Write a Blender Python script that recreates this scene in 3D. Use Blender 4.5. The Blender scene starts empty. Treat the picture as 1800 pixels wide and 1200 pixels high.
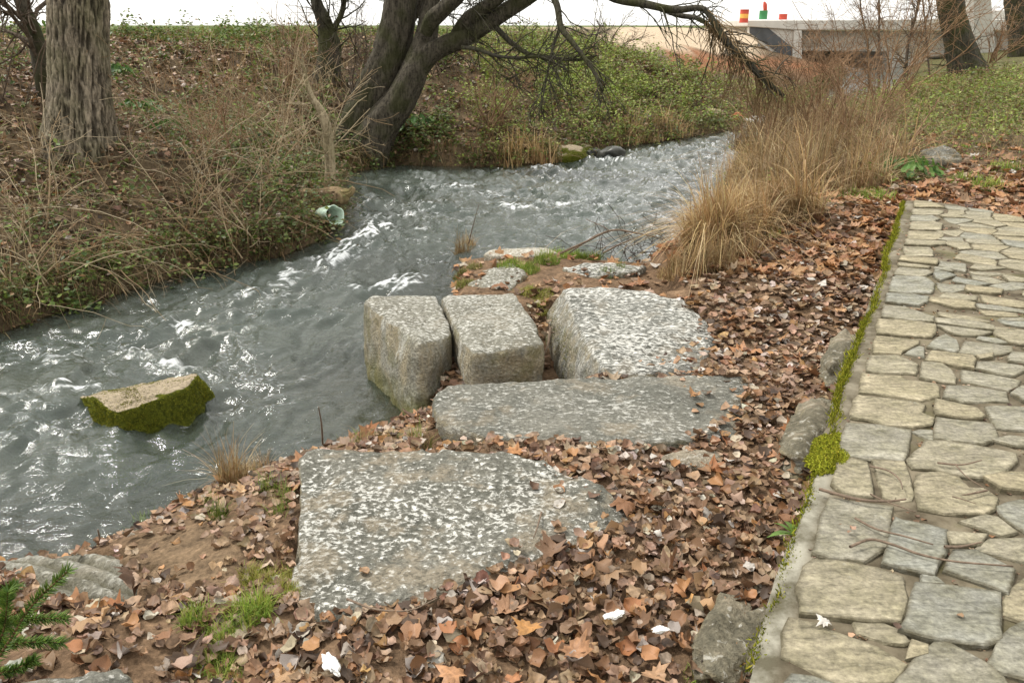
import bpy, bmesh, math
import numpy as np
from mathutils import Vector, Matrix

# ------------------------------------------------------------------ camera, sky, sun, exposure
sc = bpy.context.scene
COL = sc.collection
IMW, IMH, FPX = 1800.0, 1200.0, 1459.0
HORIZON = 45.0
PITCH = math.atan((IMH / 2 - HORIZON) / FPX)
CAM = np.array([0.0, 0.0, 2.6])

cam_d = bpy.data.cameras.new('camera')
cam_d.sensor_width = 36.0
cam_d.lens = FPX / IMW * 36.0
cam_d.clip_start = 0.05
cam_d.clip_end = 6000
cam = bpy.data.objects.new('camera', cam_d)
COL.objects.link(cam)
cam.location = CAM
cam.rotation_euler = (math.radians(90) - PITCH, 0, 0)
sc.camera = cam

SUN_DIR = Vector((-0.50, 0.22, 0.84)).normalized()     # towards the sun
world = bpy.data.worlds.new('World')
sc.world = world
world.use_nodes = True
wn, wl = world.node_tree.nodes, world.node_tree.links
wn.clear()
w_out = wn.new('ShaderNodeOutputWorld')
w_bg = wn.new('ShaderNodeBackground')
w_hs = wn.new('ShaderNodeHueSaturation')
w_sky = wn.new('ShaderNodeTexSky')
w_sky.sky_type = 'NISHITA'
w_sky.sun_disc = False
w_sky.sun_elevation = math.asin(SUN_DIR.z)
w_sky.sun_rotation = math.atan2(SUN_DIR.x, SUN_DIR.y)
w_sky.altitude = 100
w_sky.air_density = 1.0
w_sky.dust_density = 2.0
w_sky.ozone_density = 1.0
w_hs.inputs['Saturation'].default_value = 0.16
w_hs.inputs['Value'].default_value = 1.0
w_bg.inputs['Strength'].default_value = 0.092
wl.new(w_sky.outputs[0], w_hs.inputs['Color'])
w_mx = wn.new('ShaderNodeMix'); w_mx.data_type = 'RGBA'          # an even cloud deck over the sky
w_mx.inputs[0].default_value = 0.7
w_mx.inputs[7].default_value = (9.0, 8.85, 8.35, 1)
wl.new(w_hs.outputs[0], w_mx.inputs[6])
wl.new(w_mx.outputs[2], w_bg.inputs['Color'])
wl.new(w_bg.outputs[0], w_out.inputs['Surface'])

sun_d = bpy.data.lights.new('sun', 'SUN')
sun_d.energy = 1.5
sun_d.angle = math.radians(10)
sun_d.color = (1.0, 0.955, 0.88)
sun = bpy.data.objects.new('sun', sun_d)
COL.objects.link(sun)
sun.rotation_euler = SUN_DIR.to_track_quat('Z', 'Y').to_euler()

sc.view_settings.view_transform = 'Standard'
sc.view_settings.look = 'None'
sc.view_settings.exposure = 1.12
sc.view_settings.gamma = 1.0
sc.view_settings.use_curve_mapping = False
sc.render.engine = 'CYCLES'
sc.cycles.use_denoising = True
sc.cycles.denoiser = 'OPENIMAGEDENOISE'
sc.cycles.denoising_input_passes = 'RGB_ALBEDO_NORMAL'
sc.cycles.max_bounces = 6
sc.cycles.diffuse_bounces = 3
sc.cycles.glossy_bounces = 3
sc.cycles.transparent_max_bounces = 8
sc.cycles.sample_clamp_indirect = 6.0

# ------------------------------------------------------------------ pixel <-> place
SP, CP = math.sin(PITCH), math.cos(PITCH)

def ray(px, py):
    a = (np.asarray(px, float) - IMW / 2) / FPX
    b = (IMH / 2 - np.asarray(py, float)) / FPX
    return np.stack([a, CP + b * SP, -SP + b * CP], -1)

def G(px, py, z):
    """the point of the level z seen at a pixel"""
    d = ray(px, py)
    t = (z - CAM[2]) / d[..., 2]
    return CAM + d * np.asarray(t)[..., None]

def P(px, py, Y):
    """the point at forward distance Y seen at a pixel"""
    d = ray(px, py)
    t = np.asarray(Y, float) / d[..., 1]
    return CAM + d * np.asarray(t)[..., None]

def to_px(p):
    p = np.asarray(p, float) - CAM
    zc = p[..., 1] * CP - p[..., 2] * SP
    yc = p[..., 1] * SP + p[..., 2] * CP
    zc = np.where(zc < 0.05, 0.05, zc)
    return np.stack([IMW / 2 + FPX * p[..., 0] / zc, IMH / 2 - FPX * yc / zc, zc], -1)

# ------------------------------------------------------------------ noise
def _hash(ix, iy, iz, seed):
    h = (ix.astype(np.int64) * 374761393 + iy.astype(np.int64) * 668265263 + iz.astype(np.int64) * 2147483647 + seed * 974711) & 0xFFFFFFFF
    h = ((h ^ (h >> 13)) * 1274126177) & 0xFFFFFFFF
    h = ((h ^ (h >> 16)) * 2246822519) & 0xFFFFFFFF
    h = h ^ (h >> 15)
    return (h & 0xFFFFFF) / float(0xFFFFFF) * 2 - 1

def vnoise(x, y, z=0.0, seed=0):
    x = np.asarray(x, float); y = np.asarray(y, float); z = np.asarray(z, float) + np.zeros_like(x)
    ix, iy, iz = np.floor(x), np.floor(y), np.floor(z)
    fx, fy, fz = x - ix, y - iy, z - iz
    s = lambda t: t * t * t * (t * (t * 6 - 15) + 10)
    u, v, w = s(fx), s(fy), s(fz)
    r = 0
    for dx in (0, 1):
        for dy in (0, 1):
            for dz in (0, 1):
                r = r + _hash(ix + dx, iy + dy, iz + dz, seed) * (u if dx else 1 - u) * (v if dy else 1 - v) * (w if dz else 1 - w)
    return r

def fbm(x, y, z=0.0, octv=4, seed=0, gain=0.5):
    r, a, f = 0, 1.0, 1.0
    for i in range(octv):
        r = r + a * vnoise(np.asarray(x) * f, np.asarray(y) * f, np.asarray(z) * f, seed + i * 17)
        a *= gain; f *= 2.03
    return r

def sstep(a, b, x):
    t = np.clip((np.asarray(x, float) - a) / (b - a), 0, 1)
    return t * t * (3 - 2 * t)

# ------------------------------------------------------------------ meshes
def mesh_from(name, V, F, col=None, smooth=True):
    V = np.asarray(V, np.float32).reshape(-1, 3)
    if not isinstance(F, list):
        F = [F]
    F = [np.asarray(f, np.int32) for f in F if len(f)]
    me = bpy.data.meshes.new(name)
    me.vertices.add(len(V))
    me.vertices.foreach_set('co', V.ravel())
    tot = np.concatenate([np.full(len(f), f.shape[1], np.int32) for f in F])
    loops = np.concatenate([f.ravel() for f in F])
    me.loops.add(len(loops))
    me.loops.foreach_set('vertex_index', loops)
    me.polygons.add(len(tot))
    st = np.zeros(len(tot), np.int32)
    st[1:] = np.cumsum(tot)[:-1]
    me.polygons.foreach_set('loop_start', st)
    me.polygons.foreach_set('use_smooth', np.full(len(tot), smooth, bool))
    me.update(calc_edges=True)
    if col is not None:
        col = np.asarray(col, np.float32)
        if col.shape[1] == 3:
            col = np.concatenate([col, np.ones((len(col), 1), np.float32)], 1)
        a = me.attributes.new('Col', 'FLOAT_COLOR', 'POINT')
        a.data.foreach_set('color', col.ravel())
    return me

def tag(o, label=None, cat=None, group=None, kind=None):
    if label: o['label'] = label
    if cat: o['category'] = cat
    if group: o['group'] = group
    if kind: o['kind'] = kind
    return o

def put(name, me, mat, parent=None):
    if mat is not None and not len(me.materials):
        me.materials.append(mat)
    o = bpy.data.objects.new(name, me)
    COL.objects.link(o)
    if parent is not None:
        o.parent = parent
        o.matrix_parent_inverse = Matrix.Translation(-parent.location)
    return o

def mk(name, V, F, mat, parent=None, col=None, smooth=True):
    return put(name, mesh_from(name, V, F, col, smooth), mat, parent)

def empty(name, loc, label, cat, group=None):
    o = bpy.data.objects.new(name, None)
    o.empty_display_size = 0.1
    COL.objects.link(o)
    o.location = tuple(float(v) for v in loc)
    return tag(o, label, cat, group)

class Bag:
    """collects pieces of one mesh"""
    def __init__(self):
        self.v, self.f3, self.f4, self.c, self.n = [], [], [], [], 0
    def add(self, V, F, col=None):
        V = np.asarray(V, float).reshape(-1, 3)
        F = np.asarray(F, np.int64)
        (self.f3 if F.shape[1] == 3 else self.f4).append(F + self.n)
        self.v.append(V)
        if col is None: col = np.ones((len(V), 3))
        col = np.asarray(col, float)
        if col.ndim == 1: col = np.tile(col, (len(V), 1))
        self.c.append(col)
        self.n += len(V)
    def build(self, name, mat, parent=None, smooth=True):
        F = []
        if self.f3: F.append(np.concatenate(self.f3))
        if self.f4: F.append(np.concatenate(self.f4))
        return mk(name, np.concatenate(self.v), F, mat, parent, np.concatenate(self.c), smooth)

def frames(C):
    """tangent, side, up for polylines C (M,K,3)"""
    T = np.gradient(C, axis=1)
    T /= np.linalg.norm(T, axis=2, keepdims=True) + 1e-9
    ref = np.zeros_like(T); ref[..., 0] = 0.31; ref[..., 1] = 0.95; ref[..., 2] = 0.1
    bad = np.abs((T * ref).sum(2)) > 0.93
    ref[bad] = (1, 0, 0)
    S = np.cross(T, ref); S /= np.linalg.norm(S, axis=2, keepdims=True) + 1e-9
    U = np.cross(S, T)
    return T, S, U

def multi_tube(C, R, sides=3):
    C = np.asarray(C, float); R = np.asarray(R, float)
    M, K = R.shape
    T, S, U = frames(C)
    a = np.arange(sides) * 2 * np.pi / sides
    V = C[:, :, None, :] + R[:, :, None, None] * (np.cos(a)[None, None, :, None] * S[:, :, None, :] + np.sin(a)[None, None, :, None] * U[:, :, None, :])
    idx = np.arange(M * K * sides).reshape(M, K, sides)
    nx = np.roll(idx, -1, axis=2)
    F = np.stack([idx[:, :-1], nx[:, :-1], nx[:, 1:], idx[:, 1:]], -1).reshape(-1, 4)
    return V.reshape(-1, 3), F

def ribbons(C, W, D):
    """flat blades along C (M,K,3), half widths W (M,K), side directions D (M,3)"""
    M, K = W.shape
    off = W[:, :, None] * D[:, None, :]
    V = np.stack([C - off, C + off], 2)
    idx = np.arange(M * K * 2).reshape(M, K, 2)
    F = np.stack([idx[:, :-1, 0], idx[:, :-1, 1], idx[:, 1:, 1], idx[:, 1:, 0]], -1).reshape(-1, 4)
    return V.reshape(-1, 3), F

def stamp(tv, tf, pos, rot):
    """copies of a template: pos (M,3), rot (M,3,3) incl. scale"""
    V = np.einsum('mij,vj->mvi', rot, tv) + pos[:, None, :]
    F = tf[None] + (np.arange(len(pos)) * len(tv))[:, None, None]
    return V.reshape(-1, 3), F.reshape(-1, tf.shape[1])

def rotmats(yaw, tilt, tdir, roll=None):
    """z-rotation by yaw, then a tilt by tilt about a horizontal axis at tdir"""
    c, s = np.cos(yaw), np.sin(yaw); o = np.zeros_like(c); l = np.ones_like(c)
    Rz = np.stack([np.stack([c, -s, o], -1), np.stack([s, c, o], -1), np.stack([o, o, l], -1)], -2)
    ax = np.stack([np.cos(tdir), np.sin(tdir), o], -1)
    ct, st = np.cos(tilt), np.sin(tilt)
    K = np.zeros((len(c), 3, 3))
    K[:, 0, 1] = -ax[:, 2]; K[:, 0, 2] = ax[:, 1]; K[:, 1, 0] = ax[:, 2]; K[:, 1, 2] = -ax[:, 0]; K[:, 2, 0] = -ax[:, 1]; K[:, 2, 1] = ax[:, 0]
    I = np.eye(3)[None]
    Rt = I + st[:, None, None] * K + (1 - ct)[:, None, None] * (K @ K)
    return Rt @ Rz

def resample(pts, n):
    """Catmull-Rom through pts (k,d) -> n points"""
    p = np.asarray(pts, float)
    p = np.concatenate([[2 * p[0] - p[1]], p, [2 * p[-1] - p[-2]]])
    k = len(p) - 3
    t = np.linspace(0, k - 1e-6, n)
    i = t.astype(int); u = (t - i)[:, None]
    a, b, c, d = p[i], p[i + 1], p[i + 2], p[i + 3]
    return 0.5 * (2 * b + (c - a) * u + (2 * a - 5 * b + 4 * c - d) * u ** 2 + (3 * b - a - 3 * c + d) * u ** 3)

def in_poly(x, y, poly):
    x = np.asarray(x); y = np.asarray(y)
    r = np.zeros(x.shape, bool)
    n = len(poly); j = n - 1
    for i in range(n):
        xi, yi = poly[i][0], poly[i][1]; xj, yj = poly[j][0], poly[j][1]
        c = ((yi > y) != (yj > y)) & (x < (xj - xi) * (y - yi) / (yj - yi + 1e-12) + xi)
        r ^= c
        j = i
    return r

def poly_dist(x, y, line):
    d = np.full(np.shape(x), 1e9)
    for (a, b) in zip(line[:-1], line[1:]):
        ax, ay = a[0], a[1]; bx, by = b[0] - ax, b[1] - ay
        t = np.clip(((x - ax) * bx + (y - ay) * by) / (bx * bx + by * by + 1e-12), 0, 1)
        d = np.minimum(d, np.hypot(x - ax - t * bx, y - ay - t * by))
    return d

# ------------------------------------------------------------------ materials
class NT:
    def __init__(self, name):
        self.m = bpy.data.materials.new(name)
        self.m.use_nodes = True
        self.t = self.m.node_tree
        self.t.nodes.clear()
        self.out = self.t.nodes.new('ShaderNodeOutputMaterial')
    def n(self, typ, ins=None, **props):
        nd = self.t.nodes.new('ShaderNode' + typ)
        for k, v in props.items():
            setattr(nd, k, v)
        for k, v in (ins or {}).items():
            self.set(nd.inputs[k], v)
        return nd
    def set(self, sock, v):
        if isinstance(v, bpy.types.NodeSocket):
            self.t.links.new(v, sock)
        elif isinstance(v, bpy.types.Node):
            self.t.links.new(v.outputs[0], sock)
        else:
            if isinstance(v, (tuple, list)) and len(v) == 3 and sock.type == 'RGBA':
                v = tuple(v) + (1.0,)
            sock.default_value = v
    def coords(self, scale=(1, 1, 1), rot=(0, 0, 0), kind='Object', loc=(0, 0, 0)):
        tc = self.n('TexCoord')
        mp = self.n('Mapping', {'Vector': tc.outputs[kind], 'Scale': scale, 'Rotation': rot, 'Location': loc})
        return mp.outputs[0]
    def noise(self, vec, scale, detail=4.0, rough=0.55, dist=0.0):
        return self.n('TexNoise', {'Vector': vec, 'Scale': scale, 'Detail': detail, 'Roughness': rough, 'Distortion': dist}).outputs[0]
    def ramp(self, fac, stops, interp='LINEAR'):
        r = self.n('ValToRGB', {'Fac': fac})
        cr = r.color_ramp; cr.interpolation = interp
        while len(cr.elements) < len(stops): cr.elements.new(0.5)
        for e, (p, c) in zip(cr.elements, stops):
            e.position = p
            e.color = (c, c, c, 1) if isinstance(c, (int, float)) else tuple(c) + (1,)
        return r.outputs[0]
    def mix(self, fac, a, b, mode='MIX'):
        m = self.n('Mix', data_type='RGBA', blend_type=mode)
        self.set(m.inputs[0], fac); self.set(m.inputs[6], a); self.set(m.inputs[7], b)
        return m.outputs[2]
    def math(self, op, a, b=0.5, clamp=False):
        m = self.n('Math', operation=op, use_clamp=clamp)
        self.set(m.inputs[0], a); self.set(m.inputs[1], b)
        return m.outputs[0]
    def attr(self, name='Col', out='Color'):
        return self.n('Attribute', attribute_name=name).outputs[out]
    def bump(self, h, strength=0.5, dist=0.01):
        return self.n('Bump', {'Height': h, 'Strength': strength, 'Distance': dist}).outputs[0]
    def finish(self, col, rough=0.8, normal=None, spec=0.3, **kw):
        ins = {'Base Color': col, 'Roughness': rough, 'Specular IOR Level': spec}
        if normal is not None: ins['Normal'] = normal
        ins.update(kw)
        b = self.n('BsdfPrincipled', ins)
        self.t.links.new(b.outputs[0], self.out.inputs['Surface'])
        return self.m

def mat_leafy(name, transl=0.25, rough=0.65, spec=0.25, mottle=0.35, scale=60):
    t = NT(name)
    base = t.attr()
    v = t.coords()
    n = t.noise(v, scale, 3)
    dark = t.mix(1.0, base, t.ramp(n, [(0.3, 1 - mottle), (0.7, 1 + 0)]), 'MULTIPLY')
    b = t.n('BsdfPrincipled', {'Base Color': dark, 'Roughness': rough, 'Specular IOR Level': spec})
    if transl > 0:
        tr = t.n('BsdfTranslucent', {'Color': dark})
        mx = t.n('MixShader', {0: transl, 1: b.outputs[0], 2: tr.outputs[0]})
        t.t.links.new(mx.outputs[0], t.out.inputs['Surface'])
    else:
        t.t.links.new(b.outputs[0], t.out.inputs['Surface'])
    return t.m

def mat_bark(name, c1, c2, moss=(0.07, 0.085, 0.02), moss_amt=0.3, sc_=1.0, furrow=False):
    t = NT(name)
    v = t.coords((9 * sc_, 9 * sc_, 1.6 * sc_))
    v2 = t.coords()
    n1 = t.noise(v, 3.0, 6, 0.6, 0.4)
    n2 = t.noise(v2, 2.2, 4)
    n3 = t.noise(v2, 26.0, 4)
    col = t.mix(t.ramp(n1, [(0.38, 0.0), (0.62, 1.0)]), c1, c2)
    col = t.mix(t.math('MULTIPLY', t.ramp(n3, [(0.35, 0), (0.7, 1)]), 0.35), col, tuple(min(1, k * 1.8) for k in c2))
    col = t.mix(t.math('MULTIPLY', t.ramp(n2, [(0.45, 0.0), (0.62, 1.0)]), moss_amt), col, moss)
    if furrow:
        col = t.mix(1.0, col, t.ramp(t.attr('Col', 'Fac'), [(0.0, 0.32), (0.55, 1.0), (1.0, 1.25)]), 'MULTIPLY')
    h = t.math('ADD', n1, t.math('MULTIPLY', n3, 0.3))
    return t.finish(col, 0.9, t.bump(h, 0.9, 0.03), 0.15)

def mat_plain(name, c, rough=0.6, var=0.25, scale=8.0, spec=0.3, metal=0.0, bump=0.2):
    t = NT(name)
    v = t.coords()
    n = t.noise(v, scale, 5)
    col = t.mix(t.ramp(n, [(0.3, 0.0), (0.7, 1.0)]), tuple(k * (1 - var) for k in c), tuple(min(1, k * (1 + var)) for k in c))
    return t.finish(col, rough, t.bump(n, bump, 0.01), spec, Metallic=metal)

LEAFY = mat_leafy('dry_leaf', 0.12, 0.55, 0.4, 0.5, 55)
GREENLEAF = mat_leafy('green_leaf', 0.3, 0.5, 0.4, 0.3, 60)
DRYSTEM = mat_leafy('dry_stem', 0.0, 0.8, 0.2, 0.3, 20)
GRASSM = mat_leafy('grass_blade', 0.3, 0.55, 0.3, 0.2, 30)
MOSSM = mat_leafy('moss_fuzz', 0.15, 0.9, 0.1, 0.3, 80)
# ------------------------------------------------------------------ the lie of the land
def Wlev(y):
    """water level: a low rapid between 7 m and 11.5 m ahead"""
    return 0.13 * sstep(6.5, 11.5, y)

def _g2(lst):
    return [tuple(G(a, b, c)[:2]) for (a, b, c) in lst]

LEFT = [(-40, -10), (-16, 1.5), (-8.5, 5.2)] + _g2([(-60, 600, 0), (0, 588, 0), (150, 541, 0), (290, 497, 0.02), (400, 470, 0.05), (500, 452, 0.08),
        (565, 424, 0.1), (596, 392, 0.12), (596, 352, 0.13), (592, 308, 0.13), (700, 291, 0.13), (850, 294, 0.13), (960, 289, 0.13), (1010, 276, 0.13),
        (1100, 258, 0.13), (1200, 244, 0.13), (1262, 233, 0.13), (1345, 222, 0.13)]) + [(10, 29), (14, 38), (19, 50), (25, 70), (40, 110)]
RIGHT = [(-30, -20), (-8, -3), (-3.6, 2.3)] + _g2([(-20, 1010, 0), (150, 1000, 0), (225, 965, 0), (275, 930, 0), (380, 885, 0), (480, 850, 0.0), (580, 812, 0.0), (680, 778, 0.0), (728, 752, 0.0),
        (650, 668, 0.0)]) + [(-1.08, 6.35), (-0.60, 6.6), (-0.62, 8.15), (0.0, 8.45), (1.25, 8.05), (1.6, 8.3), (1.75, 8.9), (2.3, 10.2), (3.2, 13), (4.5, 17), (6.6, 21), (8.2, 23.5), (12, 28), (17, 37), (23, 49), (30, 70), (46, 110)]
WATERPOLY = LEFT + RIGHT[::-1]

# the path: u to the right of its left edge, v along it
PE0 = G(1338, 1200, 1.0)[:2]
PE1 = G(1600, 352, 1.0)[:2]
PDIR = (PE1 - PE0) / np.linalg.norm(PE1 - PE0)
PNRM = np.array([PDIR[1], -PDIR[0]])
PLEN = float(np.linalg.norm(PE1 - PE0))
PW = 1.15
def path_uv(x, y):
    dx, dy = x - PE0[0], y - PE0[1]
    return dx * PNRM[0] + dy * PNRM[1], dx * PDIR[0] + dy * PDIR[1]
def path_xy(u, v):
    return PE0[0] + u * PNRM[0] + v * PDIR[0], PE0[1] + u * PNRM[1] + v * PDIR[1]

BLK_A = [(524, 800, .60), (548, 785, .62), (740, 783, .63), (880, 788, .63), (965, 806, .63), (1060, 850, .61), (1112, 905, .56), (1095, 945, .53), (900, 990, .55), (800, 1035, .55), (560, 1090, .53), (508, 1045, .54), (514, 930, .59)]
BLK_B = [(756, 695, .57), (785, 672, .60), (1000, 661, .60), (1240, 655, .60), (1322, 662, .57), (1302, 768, .56), (1100, 777, .57), (860, 768, .57), (766, 735, .55)]
BLK_C = [(637, 530, .58), (655, 518, .60), (763, 518, .60), (790, 562, .59), (794, 590, .56), (738, 602, .59)]
BLK_D = [(776, 520, .60), (905, 511, .60), (960, 600, .60), (950, 606, .59), (832, 618, .59), (812, 600, .60)]
BLK_E = [(990, 505, .64), (1060, 500, .65), (1130, 506, .65), (1205, 526, .63), (1247, 565, .60), (1260, 605, .56), (1228, 655, .54), (1090, 658, .58), (1052, 640, .61)]
BLK_G = [(-60, 985, .14), (60, 984, .22), (150, 992, .26), (178, 978, .28), (196, 975, .31), (216, 1003, .36), (240, 1045, .40), (276, 1078, .41), (262, 1102, .40), (228, 1114, .38), (140, 1086, .34), (50, 1052, .30), (-60, 1030, .26)]
BLKP = [np.array([G(*t) for t in k_]) for k_ in (BLK_A, BLK_B, BLK_C, BLK_D, BLK_E, BLK_G)]
PIT = np.array([G(a, b, .56) for a, b in [(752, 640), (800, 606), (832, 622), (955, 610), (930, 545), (925, 522), (958, 518), (988, 512), (1060, 652), (1000, 668), (790, 672)]])
PIT2 = np.array([G(a, b, .5) for a, b in [(742, 745), (742, 800), (850, 800), (868, 768)]])

def H(x, y, fine=True):
    x = np.asarray(x, float); y = np.asarray(y, float)
    inw = in_poly(x, y, WATERPOLY)
    dl = poly_dist(x, y, LEFT); dr = poly_dist(x, y, RIGHT)
    w = Wlev(y)
    big = fbm(x * 0.35, y * 0.35, 0, 3, 5)
    med = fbm(x * 1.3, y * 1.3, 0, 3, 9)
    # left bank
    k = 1 + 0.35 * sstep(18, 30, y) + 0.5 * sstep(30, 50, y)
    dd = dl / k * (1 + 0.12 * big)
    zl = np.interp(dd, [0, .12, .35, .8, 1.6, 3, 4.6, 6.0, 7.6, 9, 30, 300, 3000], [-.08, .14, .3, .5, .9, 1.42, 1.95, 2.24, 2.40, 2.44, 2.47, 2.5, 2.52])
    zl = zl + w * np.exp(-dl) + 0.07 * med * np.clip(dl, 0, 1) * (1 - sstep(7, 10, dd)) * 1.0
    # right bank, near and far
    zn = np.interp(dr, [0, .08, .3, .7, 1.3, 3], [-.06, .10, .27, .43, .54, .58]) + 0.40 * sstep(4.6, 8.6, y - 0.25 * x) * sstep(0.5, 1.6, x)
    # the stone platform behind the blocks stands straight out of the water
    plat = np.interp(dr, [0, .05, .12, .6], [-.05, .3, .44, .5])
    zn = np.where((y > 6.3) & (x < 1.35), np.maximum(plat, zn * 0), zn)
    zf = np.interp(dr, [0, .15, .6, 2, 5, 10, 20, 60, 400], [-.06, .2, .5, .88, 1.15, 1.55, 2.0, 2.2, 2.4]) + w * np.exp(-dr)
    f = sstep(7.5, 10.0, y)
    zr = zn * (1 - f) + zf * f
    u, v = path_uv(x, y)
    onright = sstep(-0.05, 0.12, u) * (1 - sstep(PLEN + 0.2, PLEN + 1.6, v))
    beside = 0.90 + 0.13 * sstep(PW - 0.05, PW + 0.12, u) + 0.07 * np.clip(u - PW, 0, 6)
    zr = zr * (1 - onright) + beside * onright
    zr = zr + 0.03 * med * np.clip(dr * 2, 0, 1) * np.where((u > 0) & (u < PW) & (v < PLEN + .3), 0, 1)
    bed = -0.16 - 0.16 * sstep(0, 1.5, np.minimum(dl, dr)) - 0.16 * sstep(.2, 1.8, dr) + 0.05 * med + w
    z = np.where(inw, bed, np.where(dl < dr, zl, zr))
    if fine:
        near = np.where((u > -0.02) & (u < PW) & (v < PLEN), 0.0, 1.0)
        z = z + 0.018 * fbm(x * 5, y * 5, 0, 3, 21) * near * (1 - sstep(20, 40, y))
    for pl_ in BLKP:
        c_ = pl_.mean(0)
        m_ = in_poly(x, y, c_ + (pl_ - c_) * 0.93)
        z = np.where(m_, np.minimum(z, 0.36 if pl_[:, 2].mean() > .5 else 0.08), z)
    z = np.where(in_poly(x, y, PIT), np.minimum(z, 0.20), z)
    z = np.where(in_poly(x, y, PIT2), np.minimum(z, 0.32), z)
    return z

def Tr(px, py, lift=0.0):
    """first point of the terrain along a pixel's ray"""
    d = ray(px, py)
    t = np.concatenate([np.linspace(1.2, 12, 500), np.linspace(12, 70, 900)])
    p = CAM + d[None] * t[:, None]
    h = np.maximum(H(p[:, 0], p[:, 1]), Wlev(p[:, 1])) + lift
    i = int(np.argmax(p[:, 2] < h))
    if p[i, 2] >= h[i]:
        i = len(t) - 1
    q = p[i].copy(); q[2] = h[i] - lift
    return q

# ------------------------------------------------------------------ ground
def axis(parts):
    return np.unique(np.round(np.concatenate(parts), 4))
gx = axis([-np.geomspace(9, 2500, 40)[::-1], np.arange(-9, 9, 0.11), np.geomspace(9, 2500, 60)])
gy = axis([-np.geomspace(1, 600, 22)[::-1], np.arange(-1, 14, 0.10), np.arange(14, 30, 0.16), np.geomspace(30, 4000, 60)])
XX, YY = np.meshgrid(gx, gy, indexing='xy')
ZZ = H(XX.ravel(), YY.ravel()).reshape(XX.shape)
PTS = np.stack([XX, YY, ZZ], -1).reshape(-1, 3)
ny, nx = XX.shape
ii = np.arange(nx * ny).reshape(ny, nx)
QF = np.stack([ii[:-1, :-1], ii[:-1, 1:], ii[1:, 1:], ii[1:, :-1]], -1).reshape(-1, 4)
X, Y, Z = PTS.T
inw = in_poly(X, Y, WATERPOLY); dl = poly_dist(X, Y, LEFT); dr = poly_dist(X, Y, RIGHT)
leftside = (~inw) & (dl < dr)
soil = np.array([0.115, 0.082, 0.048]); red = np.array([0.30, 0.125, 0.055]); sand = np.array([0.56, 0.44, 0.31]); field = np.array([0.13, 0.17, 0.045]); bedc = np.array([0.14, 0.105, 0.06])
colr = np.tile(soil, (len(X), 1))
colr *= (1 + 0.35 * fbm(X * 2.1, Y * 2.1, 0, 3, 33))[:, None]
def blend(c, m):
    global colr
    colr = colr * (1 - m[:, None]) + c[None] * m[:, None]
kk = 1 + 0.35 * sstep(18, 30, Y) + 0.5 * sstep(30, 50, Y)
blend(field * 0.9, sstep(6.9, 8.6, dl / kk + 0.8 * fbm(X * .8, Y * .8, 0, 2, 3)) * leftside)
blend(field * 0.6 + soil * 0.4, 0.6 * (~leftside & ~inw) * sstep(11, 14, Y))
pp = to_px(PTS)
def pmask(cx, cy, rx, ry, y0=0, y1=1e9):
    m = ((pp[:, 0] - cx) / rx) ** 2 + ((pp[:, 1] - cy) / ry) ** 2
    return (1 - sstep(0.6, 1.3, m + 0.35 * fbm(X * .7, Y * .7, 0, 3, 8))) * (Y > y0) * (Y < y1)
blend(red, 0.8 * pmask(1215, 112, 46, 30, 18, 60)); blend(red, 0.8 * pmask(1295, 112, 60, 20, 22, 70)); blend(red, 0.85 * pmask(1480, 122, 110, 22, 20, 70))
blend(sand, pmask(1180, 62, 120, 24, 24, 90)); blend(sand, pmask(1290, 80, 70, 18, 30, 90)); blend(sand * 0.8, 0.8 * pmask(950, 48, 160, 5, 26, 90))
blend(np.array([0.21, 0.135, 0.082]), 0.85 * (~leftside & ~inw) * (1 - sstep(9, 12, Y)))
blend(bedc, inw * 1.0)
blend(np.array([0.20, 0.14, 0.085]), 0.8 * pmask(330, 975, 150, 70, 0, 5))
ground_mat = NT('earth')
gv = ground_mat.coords()
gn = ground_mat.noise(gv, 9.0, 8, 0.65)
gn2 = ground_mat.noise(gv, 45.0, 4, 0.6)
gcol = ground_mat.mix(1.0, ground_mat.attr(), ground_mat.ramp(gn, [(0.3, 0.45), (0.7, 1.35)]), 'MULTIPLY')
gcol = ground_mat.mix(1.0, gcol, ground_mat.ramp(gn2, [(0.3, 0.6), (0.7, 1.3)]), 'MULTIPLY')
ground_mat.finish(gcol, 0.95, ground_mat.bump(ground_mat.math('ADD', gn, ground_mat.math('MULTIPLY', gn2, 0.4)), 0.8, 0.05), 0.15)
ground = mk('ground', PTS, QF, ground_mat.m, None, colr)
tag(ground, kind='structure')

# ------------------------------------------------------------------ the stream
FD = np.array([-0.46, -0.888]); FC = np.array([0.888, -0.46])       # along and across the flow
wy = np.concatenate([np.arange(-6, 2, 0.12), np.geomspace(2, 27, 520)[:-1], np.geomspace(27, 110, 60)])
wx = np.concatenate([np.arange(-34, -9, 0.3), np.arange(-9, 9.5, 0.030), np.arange(9.5, 48, 0.4)])
WX, WY = np.meshgrid(wx, wy, indexing='xy')
fx, fy = WX.ravel(), WY.ravel()
inside = in_poly(fx, fy, WATERPOLY)
wl_, wr_ = poly_dist(fx, fy, LEFT), poly_dist(fx, fy, RIGHT)
keepv = inside | (np.minimum(wl_, wr_) < 0.30)
S_, C_ = fx * FD[0] + fy * FD[1], fx * FC[0] + fy * FC[1]
warp = 0.35 * fbm(fx * 1.1, fy * 1.1, 0, 2, 71)
wp = to_px(np.stack([fx, fy, Wlev(fy)], -1))
def pg(cx, cy, rx, ry, ang=0.0):
    a = math.radians(ang)
    dx, dy = wp[:, 0] - cx, wp[:, 1] - cy
    e = (dx * math.cos(a) + dy * math.sin(a)) / rx; g = (-dx * math.sin(a) + dy * math.cos(a)) / ry
    return np.exp(-(e * e + g * g))
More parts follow.
